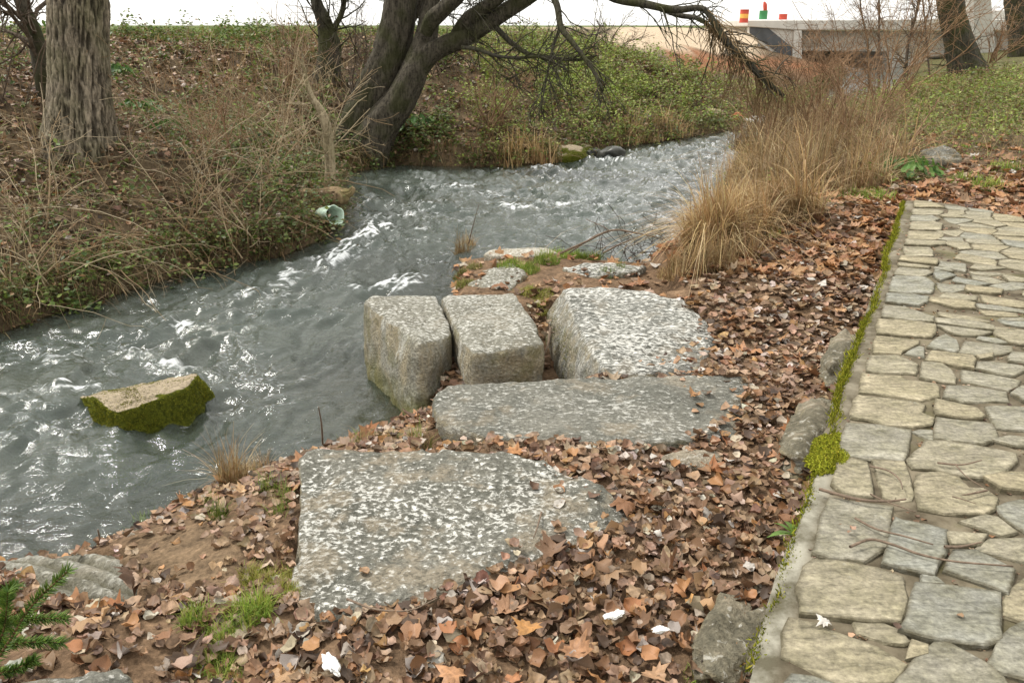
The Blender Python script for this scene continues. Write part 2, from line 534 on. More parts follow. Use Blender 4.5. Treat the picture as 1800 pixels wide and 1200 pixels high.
# calm pools: the near bay and the water in the lee of the mossy block
calm = np.clip(pg(60, 880, 260, 95) + pg(330, 880, 200, 70) + 0.7 * pg(560, 700, 90, 90) + 0.6 * pg(850, 400, 180, 22), 0, 1)
turb = (1 - 0.78 * calm) * sstep(0.02, 0.5, np.minimum(wl_, wr_)) * (0.55 + 0.45 * sstep(-.3, .5, fbm(S_ * .35, C_ * .6, 0, 2, 4)))
turb *= 1 + 0.25 * sstep(12, 17, fy)
rip = lambda a, b, sd, o=3: fbm((S_ + warp) * a, (C_ + 0.6 * warp) * b, 0, o, sd)
ridge = lambda a, b, sd: 1 - 2 * np.abs(fbm((S_ + warp) * a, (C_ + warp) * b, 0, 3, sd))
hgt = turb * (0.046 * rip(1.5, 1.9, 1) + 0.030 * ridge(2.4, 3.4, 2) + 0.023 * ridge(4.2, 6.5, 12) + 0.017 * rip(5, 9, 3)) + (0.011 * rip(5, 11, 6, 2) + 0.005 * rip(12, 22, 8, 2)) * sstep(0, .2, np.minimum(wl_, wr_))
foam = np.zeros_like(fx)
for (cx, cy, rx, ry, an, am, hh) in [(318, 570, 34, 7, 3, 1.1, .04), (120, 686, 60, 7, -6, 1.5, .035), (300, 640, 60, 8, 8, .7, .035), (120, 632, 55, 8, 5, .7, .03), (215, 628, 40, 5, -8, .5, .02),
        (610, 432, 36, 10, -28, 1.2, .05), (655, 405, 26, 14, -40, .7, .04), (560, 470, 80, 10, -18, .55, .05), (640, 508, 110, 6, -6, .55, .05), (715, 492, 45, 16, -20, .75, .04),
        (905, 366, 45, 5, 6, .9, .05), (1000, 362, 50, 4, 4, .5, .04), (800, 330, 40, 5, 0, .7, .04), (700, 385, 60, 10, -20, .5, .04), (860, 345, 50, 5, 0, .5, .03),
        (480, 510, 90, 8, -15, .5, .03), (60, 610, 60, 7, 10, .5, .02), (1065, 280, 50, 6, 0, .7, .03), (980, 300, 60, 5, 0, .5, .03), (740, 405, 60, 5, 0, .35, .02), (60, 560, 80, 6, -12, .35, .01), (330, 690, 25, 5, 30, .4, .0), (660, 735, 22, 16, 50, .35, 0)]:
    g = pg(cx, cy, rx, ry, an)
    foam += am * g
    hgt += hh * g
streak = fbm((S_ + warp) * 3.2, (C_ + warp) * 13, 0, 4, 40)
speck = fbm(S_ * 16, C_ * 26, 0, 3, 44)
foam = np.clip(foam * (0.62 + 0.9 * speck + 0.5 * streak), 0, 1.3)
foam += turb * sstep(0.50, 1.1, streak + 0.5 * speck + 9 * np.clip(hgt, 0, .1) - .25) * 0.34
foam = np.clip(foam, 0, 1)
wz = Wlev(fy) + hgt * np.where(fy > 27, 0.4, 1)
# the water runs up against the mossy block and dips in its lee
wz += 0.03 * pg(340, 650, 40, 14) - 0.01 * pg(270, 755, 80, 14)
dep = np.clip(wz - H(fx, fy), 0, 1.2)
nyw, nxw = WX.shape
iw = np.arange(nxw * nyw).reshape(nyw, nxw)
wf = np.stack([iw[:-1, :-1], iw[:-1, 1:], iw[1:, 1:], iw[1:, :-1]], -1).reshape(-1, 4)
wf = wf[keepv[wf].all(1)]
used = np.unique(wf)
rem = np.full(nxw * nyw, -1, np.int64); rem[used] = np.arange(len(used))
wm = NT('stream_water')
wa = wm.n('SeparateColor', {'Color': wm.attr()})
w_foam, w_dep = wa.outputs[0], wa.outputs[1]
wv = wm.coords((5, 11, 1), (0, 0, math.atan2(FD[1], FD[0])))
wn1 = wm.noise(wm.coords((1, 1, 1)), 15.0, 3, 0.5, 0.8)
wn2 = wm.noise(wm.coords((6, 15, 1), (0, 0, -math.atan2(FD[1], FD[0]))), 1.0, 5, 0.65, 0.8)
wbump = wm.bump(wm.math('ADD', wm.math('MULTIPLY', wn1, 0.5), wn2), 0.42, 0.03)
body = wm.n('BsdfDiffuse', {'Color': wm.mix(wm.noise(wm.coords(), 1.1, 3), (0.036, 0.056, 0.049), (0.098, 0.108, 0.086)), 'Normal': wbump})
clear = wm.n('BsdfTransparent', {'Color': (0.72, 0.78, 0.70, 1)})
thick = wm.math('SUBTRACT', 1.0, wm.math('POWER', 0.035, w_dep), True)
under = wm.n('MixShader', {0: thick, 1: clear.outputs[0], 2: body.outputs[0]})
gl = wm.n('BsdfGlossy', {'Color': (1, 1, 1, 1), 'Roughness': 0.05, 'Normal': wbump})
fr = wm.n('Fresnel', {'IOR': 1.5, 'Normal': wbump})
surf = wm.n('MixShader', {0: fr.outputs[0], 1: under.outputs[0], 2: gl.outputs[0]})
fmd = wm.n('BsdfDiffuse', {'Color': (0.80, 0.82, 0.82, 1), 'Roughness': 0.6, 'Normal': wbump})
fn = wm.noise(wm.coords((16, 44, 1), (0, 0, -math.atan2(FD[1], FD[0]))), 1.0, 6, 0.72, 0.6)
ff = wm.ramp(wm.math('ADD', w_foam, wm.math('MULTIPLY', wm.math('SUBTRACT', fn, 0.5), 1.5)), [(0.30, 0.0), (0.62, 0.42), (0.85, 0.92)])
fin = wm.n('MixShader', {0: ff, 1: surf.outputs[0], 2: fmd.outputs[0]})
wm.t.links.new(fin.outputs[0], wm.out.inputs['Surface'])
wcol = np.stack([foam, dep, calm], -1)[used]
stream = mk('stream', np.stack([fx, fy, wz], -1)[used], rem[wf], wm.m, None, wcol)
tag(stream, kind='structure')
# ------------------------------------------------------------------ stone-flagged path
TRACED = []
def tr(ox, oy, s, polys):
    for p in polys:
        TRACED.append(np.array([(ox + a / s, oy + b / s) for a, b in p]))
tr(1300, 800, 3, [
 [(525,35),(600,20),(675,40),(690,205),(660,210),(550,190),(495,150)], [(710,30),(870,35),(905,190),(915,225),(840,235),(770,215)],
 [(935,95),(1080,90),(1165,125),(1200,170),(1290,180),(1345,225),(1335,275),(1280,300),(1090,300),(945,270)],
 [(470,225),(800,270),(795,330),(775,470),(720,500),(660,550),(480,530),(400,500),(420,400)],
 [(830,340),(870,345),(1090,390),(1100,430),(1060,500),(1035,625),(860,590),(750,565),(785,470),(808,400)],
 [(1110,395),(1300,420),(1240,465),(1120,465)], [(1180,335),(1290,310),(1360,320),(1465,405),(1370,410),(1280,385)],
 [(1145,510),(1240,510),(1330,545),(1435,600),(1405,715),(1290,680),(1090,610)], [(1250,490),(1330,440),(1500,435),(1590,450),(1600,560),(1500,550),(1400,530)],
 [(395,545),(720,590),(850,640),(870,700),(850,870),(560,850),(340,830),(320,700),(345,590)],
 [(945,680),(1030,680),(1330,715),(1370,730),(1350,950),(1280,985),(1050,975),(880,930),(900,800)],
 [(280,850),(420,880),(480,920),(690,1000),(860,1105),(780,1200),(520,1195),(240,1060),(250,930)],
 [(620,880),(740,880),(840,920),(885,975),(850,985),(760,975),(640,935)], [(905,980),(990,990),(985,1030),(900,1080)],
 [(1030,990),(1110,995),(1190,1040),(1380,1170),(1400,1250),(1200,1330),(850,1290),(840,1180),(960,1080)],
 [(1500,880),(1440,920),(1310,1090),(1380,1140),(1500,1165),(1680,1150),(1660,900)],
 [(1390,750),(1440,700),(1500,640),(1640,640),(1650,850),(1490,860),(1385,830)], [(1370,270),(1500,230),(1640,240),(1620,390),(1500,390),(1420,330)],
 [(1290,115),(1400,95),(1500,100),(1560,130),(1540,185),(1500,185),(1380,170)], [(960,630),(1030,640),(1060,665),(970,668)],
 [(300,1185),(380,1190),(500,1225),(640,1260),(560,1400),(250,1400),(200,1290)]])
tr(1400, 560, 4, [
 [(580,5),(780,15),(960,40),(965,75),(945,125),(820,120),(570,95)], [(570,115),(860,150),(850,175),(745,222),(740,245),(550,235),(545,200)], [(855,185),(890,200),(895,265),(765,245)],
 [(520,250),(700,245),(740,265),(840,310),(830,385),(780,385),(640,375),(490,365)], [(480,385),(740,405),(760,425),(985,455),(995,540),(870,570),(720,545),(450,510)],
 [(430,540),(870,590),(900,610),(870,650),(960,690),(930,740),(840,755),(640,745),(520,705),(390,690),(405,610)],
 [(360,735),(590,750),(800,780),(800,830),(770,900),(760,1000),(620,985),(300,970),(320,880)], [(865,768),(950,772),(970,845),(900,830),(840,792)],
 [(990,700),(1370,740),(1400,840),(1300,870),(1080,855),(980,840)],
 [(930,865),(1060,865),(1270,895),(1520,950),(1535,1010),(1400,1110),(1240,1105),(1080,1085),(990,1060),(840,1045),(800,990),(850,930)],
 [(1000,565),(1120,590),(1260,625),(1300,670),(1300,700),(1180,690),(990,670)], [(1070,475),(1230,480),(1480,520),(1480,580),(1200,580),(1050,550)],
 [(890,310),(990,310),(1080,360),(1120,410),(1105,450),(1000,435),(880,415)], [(970,230),(1240,265),(1250,285),(1230,345),(1060,315),(910,295)],
 [(1050,110),(1120,150),(1140,215),(1110,230),(920,190),(1000,125)], [(1200,155),(1500,195),(1520,225),(1420,240),(1260,245),(1150,235)],
 [(1290,295),(1580,325),(1600,350),(1540,395),(1400,380),(1275,350)], [(1160,360),(1280,370),(1560,425),(1540,470),(1480,490),(1180,440)],
 [(990,5),(1180,10),(1400,50),(1390,76),(1250,66),(985,30)], [(1000,45),(1250,78),(1370,92),(1280,118),(1110,110)], [(1340,610),(1700,610),(1700,780),(1410,760)],
 [(1400,850),(1500,835),(1680,850),(1680,910),(1540,900)], [(1270,255),(1390,248),(1370,275),(1290,285)], [(1400,60),(1660,95),(1660,180),(1500,170),(1395,100)],
 [(1480,270),(1530,240),(1680,240),(1680,315),(1500,295)], [(1510,520),(1600,480),(1740,480),(1720,590),(1600,575)], [(1420,0),(1600,10),(1700,60),(1480,40)], [(1280,122),(1400,132),(1480,160),(1400,165),(1280,140)]])
tr(1480, 340, 5, [
 [(380,985),(560,1000),(790,1080),(790,1125),(600,1110),(365,1080)], [(410,880),(600,885),(760,905),(730,960),(660,975),(390,950)], [(460,725),(720,740),(795,780),(790,860),(780,875),(620,872),(420,860)],
 [(500,642),(740,662),(790,690),(700,730),(465,712)], [(510,602),(760,640),(740,655),(500,632)], [(525,550),(830,575),(830,620),(720,612),(510,590)], [(545,462),(760,467),(800,500),(790,540),(560,540)],
 [(570,400),(900,420),(905,450),(760,455),(555,450)], [(590,325),(880,338),(900,365),(840,395),(580,388)], [(610,252),(800,250),(870,270),(860,320),(600,312)], [(615,192),(780,190),(850,220),(800,240),(610,240)],
 [(630,130),(800,130),(900,150),(850,180),(620,180)], [(640,60),(780,75),(870,115),(880,122),(640,120)],
 [(850,785),(1080,800),(1070,840),(980,858),(860,850)], [(1000,735),(1290,790),(1180,812),(980,770)], [(820,670),(1000,715),(860,760),(820,740)], [(1090,812),(1400,842),(1380,880),(1100,860)],
 [(930,864),(1180,900),(1180,935),(840,910)], [(790,912),(1060,937),(1160,962),(1150,1010),(1000,1000),(770,940)], [(1220,890),(1600,950),(1600,1000),(1260,960)], [(1170,962),(1400,987),(1600,1022),(1590,1040),(1230,1006)],
 [(1220,1016),(1540,1052),(1540,1080),(1260,1060)], [(850,1040),(1080,1070),(1290,1115),(1280,1126),(1000,1095),(870,1070)], [(1400,1090),(1600,1095),(1640,1120),(1480,1115)],
 [(1120,680),(1380,690),(1400,706),(1280,718),(1140,700)], [(1140,712),(1290,732),(1440,775),(1340,788),(1180,750)], [(870,600),(1080,620),(1090,690),(860,640)], [(1300,800),(1500,782),(1600,790),(1590,830),(1450,845)], [(1400,712),(1590,750),(1600,776),(1480,773)]])

PATHZ = 1.0
rng = np.random.default_rng(11)
# mortar bed: a solid slab with a rough outer edge
vv = np.arange(-3.0, PLEN + 0.25, 0.06)
bag_v, bag_f = [], []
us = np.concatenate([[-0.052, -0.052, -0.045, -0.03], np.arange(0.0, PW + 0.05, 0.05), [PW + .06]])
zs = np.array([0.35, 0.93, 0.972, 0.984] + [0.988] * (len(us) - 5) + [0.6])
UU, VVv = np.meshgrid(us, vv, indexing='xy')
jit = 0.022 * fbm(VVv * 3, UU * 0 + 1.7, 0, 3, 12)
UU2 = UU + np.where(UU < -0.04, jit, 0)
endv = np.where(UU > 0.4, 0, 0)
# the far end tapers to the right
VV2 = np.where(VVv > PLEN - 0.9, np.minimum(VVv, PLEN + 0.05 - 0.85 * sstep(0.3, 1.1, UU)), VVv)
bx_, by_ = path_xy(UU2, VV2)
bz_ = zs[None, :] + 0.006 * fbm(bx_ * 12, by_ * 12, 0, 3, 15) * (zs[None, :] > 0.9)
nn = np.arange(UU.size).reshape(UU.shape)
pf = np.stack([nn[:-1, :-1], nn[:-1, 1:], nn[1:, 1:], nn[1:, :-1]], -1).reshape(-1, 4)
mt = NT('path_mortar')
mv = mt.coords()
m1 = mt.noise(mv, 7.0, 6, 0.6); m2 = mt.noise(mv, 70.0, 4, 0.6); m3 = mt.noise(mv, 2.3, 4)
mc = mt.mix(mt.ramp(m1, [(0.35, 0), (0.65, 1)]), (0.07, 0.056, 0.036), (0.20, 0.17, 0.118))
mc = mt.mix(mt.math('MULTIPLY', mt.ramp(m3, [(0.56, 0), (0.66, 1)]), 0.4), mc, (0.10, 0.105, 0.03))
umask = mt.attr('Col', 'Fac')
mc = mt.mix(umask, mc, mt.mix(mt.ramp(m1, [(0.4, 0), (0.6, 1)]), (0.10, 0.09, 0.06), (0.31, 0.295, 0.24)))
mt.finish(mc, 0.95, mt.bump(mt.math('ADD', m1, mt.math('MULTIPLY', m2, .5)), 0.8, 0.012), 0.15)
edge = np.where(UU < 0.02, 1.0, 0.0) * (0.25 + 0.75 * (1 - sstep(0.9, 1.5, VVv + .3 * fbm(VVv * 2, UU, 0, 2, 3))))
footpath = mk('footpath', np.stack([bx_, by_, bz_], -1).reshape(-1, 3), pf, mt.m, None, np.repeat(edge.reshape(-1, 1), 3, 1))
tag(footpath, kind='structure')

fs = NT('flagstone')
oi = fs.n('ObjectInfo')
rnd = oi.outputs['Random']
fvv = fs.n('Mapping', {'Vector': fs.n('TexCoord').outputs['Object'], 'Scale': (2.2, 8.0, 8.0)})
fs.set(fvv.inputs['Location'], fs.n('CombineXYZ', {0: fs.math('MULTIPLY', rnd, 31.0), 1: fs.math('MULTIPLY', rnd, 17.0)}).outputs[0])
fs.set(fvv.inputs['Rotation'], fs.n('CombineXYZ', {2: fs.math('MULTIPLY', fs.math('SUBTRACT', rnd, 0.5), 0.6)}).outputs[0])
f1 = fs.noise(fvv.outputs[0], 3.2, 9, 0.72, 1.1); f2 = fs.noise(fs.coords(), 3.0, 5, 0.6); f3 = fs.noise(fs.coords(), 55.0, 6, 0.7)
c = fs.ramp(rnd, [(0.0, (0.42, 0.36, 0.24)), (0.35, (0.40, 0.355, 0.255)), (0.65, (0.36, 0.335, 0.265)), (1.0, (0.33, 0.33, 0.285))])
c = fs.mix(1.0, c, fs.ramp(f1, [(0.28, 0.42), (0.48, 0.95), (0.72, 1.30)]), 'MULTIPLY')
c = fs.mix(fs.math('MULTIPLY', fs.ramp(f2, [(0.44, 0), (0.66, 1)]), 0.75), c, fs.mix(f1, (0.10, 0.095, 0.045), (0.26, 0.235, 0.12)))
c = fs.mix(1.0, c, fs.ramp(f3, [(0.3, 0.55), (0.7, 1.32)]), 'MULTIPLY')
c = fs.mix(fs.math('MULTIPLY', fs.ramp(fs.noise(fs.coords(), 14.0, 5, 0.7), [(0.63, 0), (0.7, 1)]), 0.5), c, (0.50, 0.49, 0.43))
rimf = fs.math('ADD', fs.attr('Col', 'Fac'), fs.math('MULTIPLY', fs.math('SUBTRACT', fs.noise(fs.coords(), 11.0, 6, 0.7), 0.42), 1.5))
c = fs.mix(fs.ramp(rimf, [(0.0, 0.95), (0.5, 0.0)]), c, fs.mix(f3, (0.07, 0.058, 0.032), (0.15, 0.13, 0.08)))
c = fs.mix(1.0, c, fs.ramp(fs.noise(fs.coords(), 5.0, 7, 0.72), [(0.32, 0.64), (0.62, 1.12)]), 'MULTIPLY')
fs.finish(c, 0.85, fs.bump(fs.math('ADD', f1, fs.math('MULTIPLY', f3, 0.35)), 0.95, 0.018), 0.25)
FLAG = fs.m

def shrink(poly, d):
    c_ = poly.mean(0)
    v = poly - c_
    l = np.linalg.norm(v, axis=1, keepdims=True)
    return c_ + v * np.clip((l - d) / l, 0.3, 1.3)

def flag_mesh(poly, rg):
    """poly (n,2) in metres -> a rough slab with worn arrises; origin at its centre"""
    c_ = poly.mean(0); q = []
    n = len(poly)
    for i in range(n):
        a, b = poly[i], poly[(i + 1) % n]
        m = max(1, int(np.linalg.norm(b - a) / 0.05))
        for k in range(m):
            t = k / m
            p = a * (1 - t) + b * t
            q.append(p + rg.normal(0, 0.0026, 2) * (1 if k else 2))
    q = np.array(q) - c_
    m = len(q)
    topz = 1.0 + rg.uniform(-0.005, 0.007)
    tx, ty = rg.normal(0, 0.010, 2)
    zt = lambda p: topz + p[:, 0] * tx + p[:, 1] * ty
    q = (shrink(q + c_, -0.013) - c_)
    rings = [np.column_stack([q * 1.005, np.full(m, 0.955)]), np.column_stack([q, zt(q) - 0.006 + rg.normal(0, .0012, m)])]
    q1 = shrink(q + c_, 0.006) - c_
    rings.append(np.column_stack([q1, zt(q1) + rg.normal(0, .0005, m)]))
    q2 = q1 * 0.72
    rings.append(np.column_stack([q2, zt(q2) + rg.normal(0, .0004, m)]))
    V = np.concatenate(rings + [np.array([[0, 0, topz]])])
    idx = np.arange(m)
    F4 = [np.column_stack([r * m + idx, r * m + np.roll(idx, -1), (r + 1) * m + np.roll(idx, -1), (r + 1) * m + idx]) for r in range(3)]
    F3 = np.column_stack([3 * m + idx, 3 * m + np.roll(idx, -1), np.full(m, 4 * m)])
    rim = np.concatenate([np.zeros(2 * m), np.full(m, .12), np.ones(m + 1)])
    return c_, V, [F3, np.concatenate(F4)], np.repeat(rim[:, None], 3, 1)

def area(p):
    return 0.5 * (np.sum(p[:, 0] * np.roll(p[:, 1], -1)) - np.sum(p[:, 1] * np.roll(p[:, 0], -1)))

def clip_half(poly, pt, nrm):
    out = []
    n = len(poly)
    for i in range(n):
        a, b = poly[i], poly[(i + 1) % n]
        da, db = np.dot(a - pt, nrm), np.dot(b - pt, nrm)
        if da <= 0: out.append(a)
        if (da < 0) != (db < 0) and abs(da - db) > 1e-12:
            out.append(a + (b - a) * da / (da - db))
    return np.array(out)

polys = []
for p in TRACED:
    w = G(p[:, 0], p[:, 1], PATHZ)[:, :2]
    if area(w) < 0: w = w[::-1]
    polys.append(w)
traced_c = np.array([p.mean(0) for p in polys])
# flags that the tracing does not reach: the far end and the strip beyond the right edge of the picture
seeds = [(c_[0], c_[1], False) for c_ in traced_c]
# extra blocking seeds spread over the traced stones
for p in polys:
    for q_ in p: seeds.append((*(p.mean(0) * 0.35 + q_ * 0.65), False))
for v_ in np.arange(-2.4, PLEN, 0.20):
    for u_ in np.arange(0.10, PW, 0.25):
        uu_ = u_ + rng.uniform(-.06, .06); v2_ = v_ + rng.uniform(-.07, .07)
        x_, y_ = path_xy(uu_, v2_)
        q_ = to_px(np.array([x_, y_, PATHZ]))
        covered = (q_[1] > 474 and q_[0] < 1815 and q_[1] < 1240) or (q_[1] < 480 and uu_ < 0.335 and q_[1] > 340)
        if q_[1] > 1230 and y_ > 0.3 and q_[1] < 1300: covered = covered or q_[0] < 1800
        if not covered: seeds.append((x_, y_, True))
sd = np.array([(a, b) for a, b, _ in seeds])
rect = np.array([path_xy(0.012, -2.6), path_xy(PW - 0.01, -2.6), path_xy(PW - 0.01, PLEN - .55), path_xy(PW * .55, PLEN - 0.12), path_xy(0.012, PLEN)])
if area(rect) < 0: rect = rect[::-1]
for i, (x_, y_, real) in enumerate(seeds):
    if not real: continue
    c_ = np.array([x_, y_]); pl = rect.copy()
    d2 = np.sum((sd - c_) ** 2, 1)
    for j in np.argsort(d2)[1:26]:
        if d2[j] < 1e-9: continue
        nrm = sd[j] - c_; pl = clip_half(pl, (sd[j] + c_) / 2, nrm)
        if len(pl) < 3: break
    if len(pl) < 3: continue
    if area(pl) < 0: pl = pl[::-1]
    pl = shrink(pl, 0.019)
    if abs(area(pl)) < 0.006: continue
    polys.append(pl)
polys.sort(key=lambda p: p.mean(0)[1])
for i, p in enumerate(polys[:300]):
    c_, V, F, rm = flag_mesh(p, rng)
    o = mk('flagstone', V, F, FLAG, None, rm, smooth=False)
    o.location = (c_[0], c_[1], 0)
    o.parent = footpath
print('flagstones', len(polys))
# ------------------------------------------------------------------ ancient stone blocks
def mat_block(name, base1, base2, lich, lscale, thr, stretch=(1, 1, 1), rotz=0.0, ochre=0.4, moss=0.3, side_dark=True, pit=0.5):
    t = NT(name)
    v0 = t.coords()
    v = t.coords(stretch, (0, 0, rotz))
    n0 = t.noise(v0, 3.1, 5, 0.6)
    n1 = t.noise(v0, 60.0, 5, 0.65)
    nl = t.noise(v, lscale, 6, 0.66, 0.3)
    nb = t.noise(v0, 2.0, 3)
    no = t.noise(v0, 4.3, 4, 0.6)
    nz = t.n('SeparateXYZ', {0: t.n('NewGeometry').outputs['Normal']}).outputs[2]
    up = t.ramp(nz, [(0.45, 0.0), (0.8, 1.0)])
    c = t.mix(t.ramp(n0, [(0.35, 0), (0.65, 1)]), base1, base2)
    # the flanks are streaked with tan and green films and pale crusts
    sv = t.coords((1, 1, 0.45))
    s1 = t.noise(sv, 5.5, 6, 0.65, 0.5); s2 = t.noise(t.coords((1, 1, 0.6), loc=(3, 1, 7)), 4.0, 6, 0.7, 0.6)
    fl_ = t.math('SUBTRACT', 1.0, up)
    c = t.mix(t.math('MULTIPLY', t.math('MULTIPLY', t.ramp(s1, [(0.42, 0), (0.60, 1)]), fl_), 0.75), c, (0.34, 0.285, 0.18))
    c = t.mix(t.math('MULTIPLY', t.math('MULTIPLY', t.ramp(s2, [(0.56, 0), (0.62, 1)]), fl_), 0.7), c, (0.56, 0.55, 0.49))
    c = t.mix(t.math('MULTIPLY', t.math('MULTIPLY', t.ramp(s2, [(0.36, 1), (0.46, 0)]), fl_), 0.6), c, (0.09, 0.085, 0.05))
    c = t.mix(1.0, c, t.ramp(n1, [(0.3, 0.62), (0.7, 1.35)]), 'MULTIPLY')
    # bare patches with an ochre film
    om = t.math('MULTIPLY', t.math('MULTIPLY', t.ramp(no, [(0.52, 0), (0.62, 1)]), up), ochre)
    c = t.mix(om, c, (0.36, 0.30, 0.215))
    # dark pits beside the lichen
    pm = t.math('MULTIPLY', t.ramp(nl, [(thr - 0.16, 1), (thr - 0.06, 0)]), t.math('MULTIPLY', up, pit))
    c = t.mix(pm, c, (0.055, 0.055, 0.042))
    # pale crusts of lichen
    nl2 = t.math('ADD', nl, t.math('MULTIPLY', t.math('SUBTRACT', nb, 0.5), 0.22))
    lm = t.math('MULTIPLY', t.ramp(nl2, [(thr, 0), (thr + 0.035, 1)]), t.math('MULTIPLY', t.math('ADD', t.math('MULTIPLY', up, 0.8), 0.2), t.math('SUBTRACT', 1.0, t.math('MULTIPLY', om, 0.9))))
    c = t.mix(t.math('MULTIPLY', lm, lich), c, t.mix(n1, (0.55, 0.54, 0.49), (0.80, 0.79, 0.74)))
    # moss film low down and on the flanks
    pz = t.n('SeparateXYZ', {0: t.n('NewGeometry').outputs['Position']}).outputs[2]
    low = t.ramp(t.math('ADD', pz, t.math('MULTIPLY', t.math('SUBTRACT', n0, 0.5), 0.5)), [(0.02, 1), (0.28, 0)])
    mm = t.math('MULTIPLY', t.math('MAXIMUM', low, t.math('MULTIPLY', t.ramp(t.noise(v0, 5.0, 5, 0.65), [(0.52, 0), (0.62, 1)]), 0.5)), t.math('SUBTRACT', 1.0, up))
    c = t.mix(t.math('MULTIPLY', mm, moss), c, t.mix(n1, (0.05, 0.055, 0.012), (0.17, 0.165, 0.03)))
    hgt_ = t.math('ADD', t.math('MULTIPLY', t.ramp(nl, [(thr - 0.2, 0), (thr + 0.08, 1)]), 0.8), t.math('MULTIPLY', n1, 0.5))
    return t.finish(c, 0.92, t.bump(hgt_, 0.85, 0.016), 0.18)

def remeshed(pts, voxel, smooth=5):
    bm = bmesh.new()
    for p in pts: bm.verts.new([float(k) for k in p])
    r = bmesh.ops.convex_hull(bm, input=bm.verts)
    junk = list({e for e in r['geom_interior'] + r['geom_unused'] if isinstance(e, bmesh.types.BMVert)})
    if junk: bmesh.ops.delete(bm, geom=junk, context='VERTS')
    bmesh.ops.recalc_face_normals(bm, faces=bm.faces)
    me = bpy.data.meshes.new('tmp'); bm.to_mesh(me); bm.free()
    o = bpy.data.objects.new('tmp', me); COL.objects.link(o)
    m = o.modifiers.new('r', 'REMESH'); m.mode = 'VOXEL'; m.voxel_size = voxel; m.use_smooth_shade = True
    s = o.modifiers.new('s', 'SMOOTH'); s.factor = 0.5; s.iterations = smooth
    dg = bpy.context.evaluated_depsgraph_get(); dg.update()
    res = bpy.data.meshes.new_from_object(o.evaluated_get(dg))
    bpy.data.objects.remove(o); bpy.data.meshes.remove(me)
    return res

def get_vn(me):
    n = len(me.vertices)
    V = np.empty(n * 3, np.float32); me.vertices.foreach_get('co', V)
    N = np.empty(n * 3, np.float32); me.vertex_normals.foreach_get('vector', N)
    return V.reshape(-1, 3).astype(float), N.reshape(-1, 3).astype(float)

def set_v(me, V):
    me.vertices.foreach_set('co', np.asarray(V, np.float32).ravel())
    me.polygons.foreach_set('use_smooth', np.ones(len(me.polygons), bool))
    me.update()

def rough(me, amp=(0.022, 0.009, 0.004), seed=0, extra=None):
    V, N = get_vn(me)
    x, y, z = V.T
    d = amp[0] * fbm(x * 2.3, y * 2.3, z * 2.3, 3, seed) + amp[1] * fbm(x * 9, y * 9, z * 9, 3, seed + 5) + amp[2] * fbm(x * 32, y * 32, z * 32, 2, seed + 9)
    if extra is not None: d = d + extra(V, N)
    set_v(me, V + N * d[:, None])
    return me

def chips(seed, amt=0.02):
    """flat hollows worn into the faces"""
    def f(V, N):
        x, y, z = V.T
        return -amt * np.clip(fbm(x * 3.2, y * 5.5, z * 3.2, 3, seed) - 0.15, 0, 1) - 0.007 * np.clip(fbm(x * 15, y * 27, z * 15, 2, seed + 3), 0, 1) * np.clip(N[:, 2] * 3 - 2, 0, 1)
    return f

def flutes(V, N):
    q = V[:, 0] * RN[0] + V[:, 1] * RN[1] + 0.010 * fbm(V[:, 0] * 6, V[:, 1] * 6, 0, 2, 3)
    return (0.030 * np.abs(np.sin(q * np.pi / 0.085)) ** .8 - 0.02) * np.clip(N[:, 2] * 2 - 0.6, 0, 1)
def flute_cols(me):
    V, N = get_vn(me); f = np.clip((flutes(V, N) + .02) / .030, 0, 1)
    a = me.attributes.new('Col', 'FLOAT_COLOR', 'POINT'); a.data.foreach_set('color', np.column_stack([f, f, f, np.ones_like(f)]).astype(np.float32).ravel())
RD = G(262, 1085, .35)[:2] - G(60, 990, .3)[:2]; RD /= np.linalg.norm(RD)
RN = np.array([-RD[1], RD[0]])

def block(name, tops, label, mat, zb=-0.1, lows=(), voxel=0.018, seed=0, amp=(0.014, 0.008, 0.003), smooth=18, extra=None, grow=0.0, cat='stone block', group='ancient stone blocks on the bank'):
    tp = np.array([G(a, b, c_) for a, b, c_ in tops])
    pts = [p for p in tp] + [G(a, b, c_) for a, b, c_ in lows]
    src = np.array(pts)
    ctr = src.mean(0)
    for p in src:
        d = (p[:2] - ctr[:2]) * grow
        pts.append(np.array([p[0] + d[0], p[1] + d[1], zb]))
    me = remeshed(pts, voxel, smooth)
    if extra is flutes: flute_cols(me)
    rough(me, amp, seed, extra or chips(seed + 40))
    o = put(name, me, mat)
    return tag(o, label, cat, group)

MB_A = mat_block('lichened_stone', (0.15, 0.15, 0.125), (0.26, 0.25, 0.21), 0.92, 46, 0.545, (0.75, 1.0, 1.0), 0.25, 0.6, 0.5, pit=0.55)
MB_B = mat_block('grey_stone', (0.17, 0.17, 0.145), (0.27, 0.26, 0.22), 0.6, 46, 0.57, (0.6, 1.1, 1.0), 0.1, 0.45, 0.6, pit=0.4)
MB_C = mat_block('chiselled_stone', (0.21, 0.20, 0.16), (0.30, 0.29, 0.24), 0.65, 54, 0.52, (0.6, 1.1, 1.0), 0.9, 0.2, 0.75, pit=0.45)
MB_E = mat_block('white_lichened_stone', (0.17, 0.17, 0.15), (0.28, 0.28, 0.25), 0.85, 46, 0.51, (0.55, 1.1, 1.0), 0.2, 0.3, 0.6, pit=0.75)

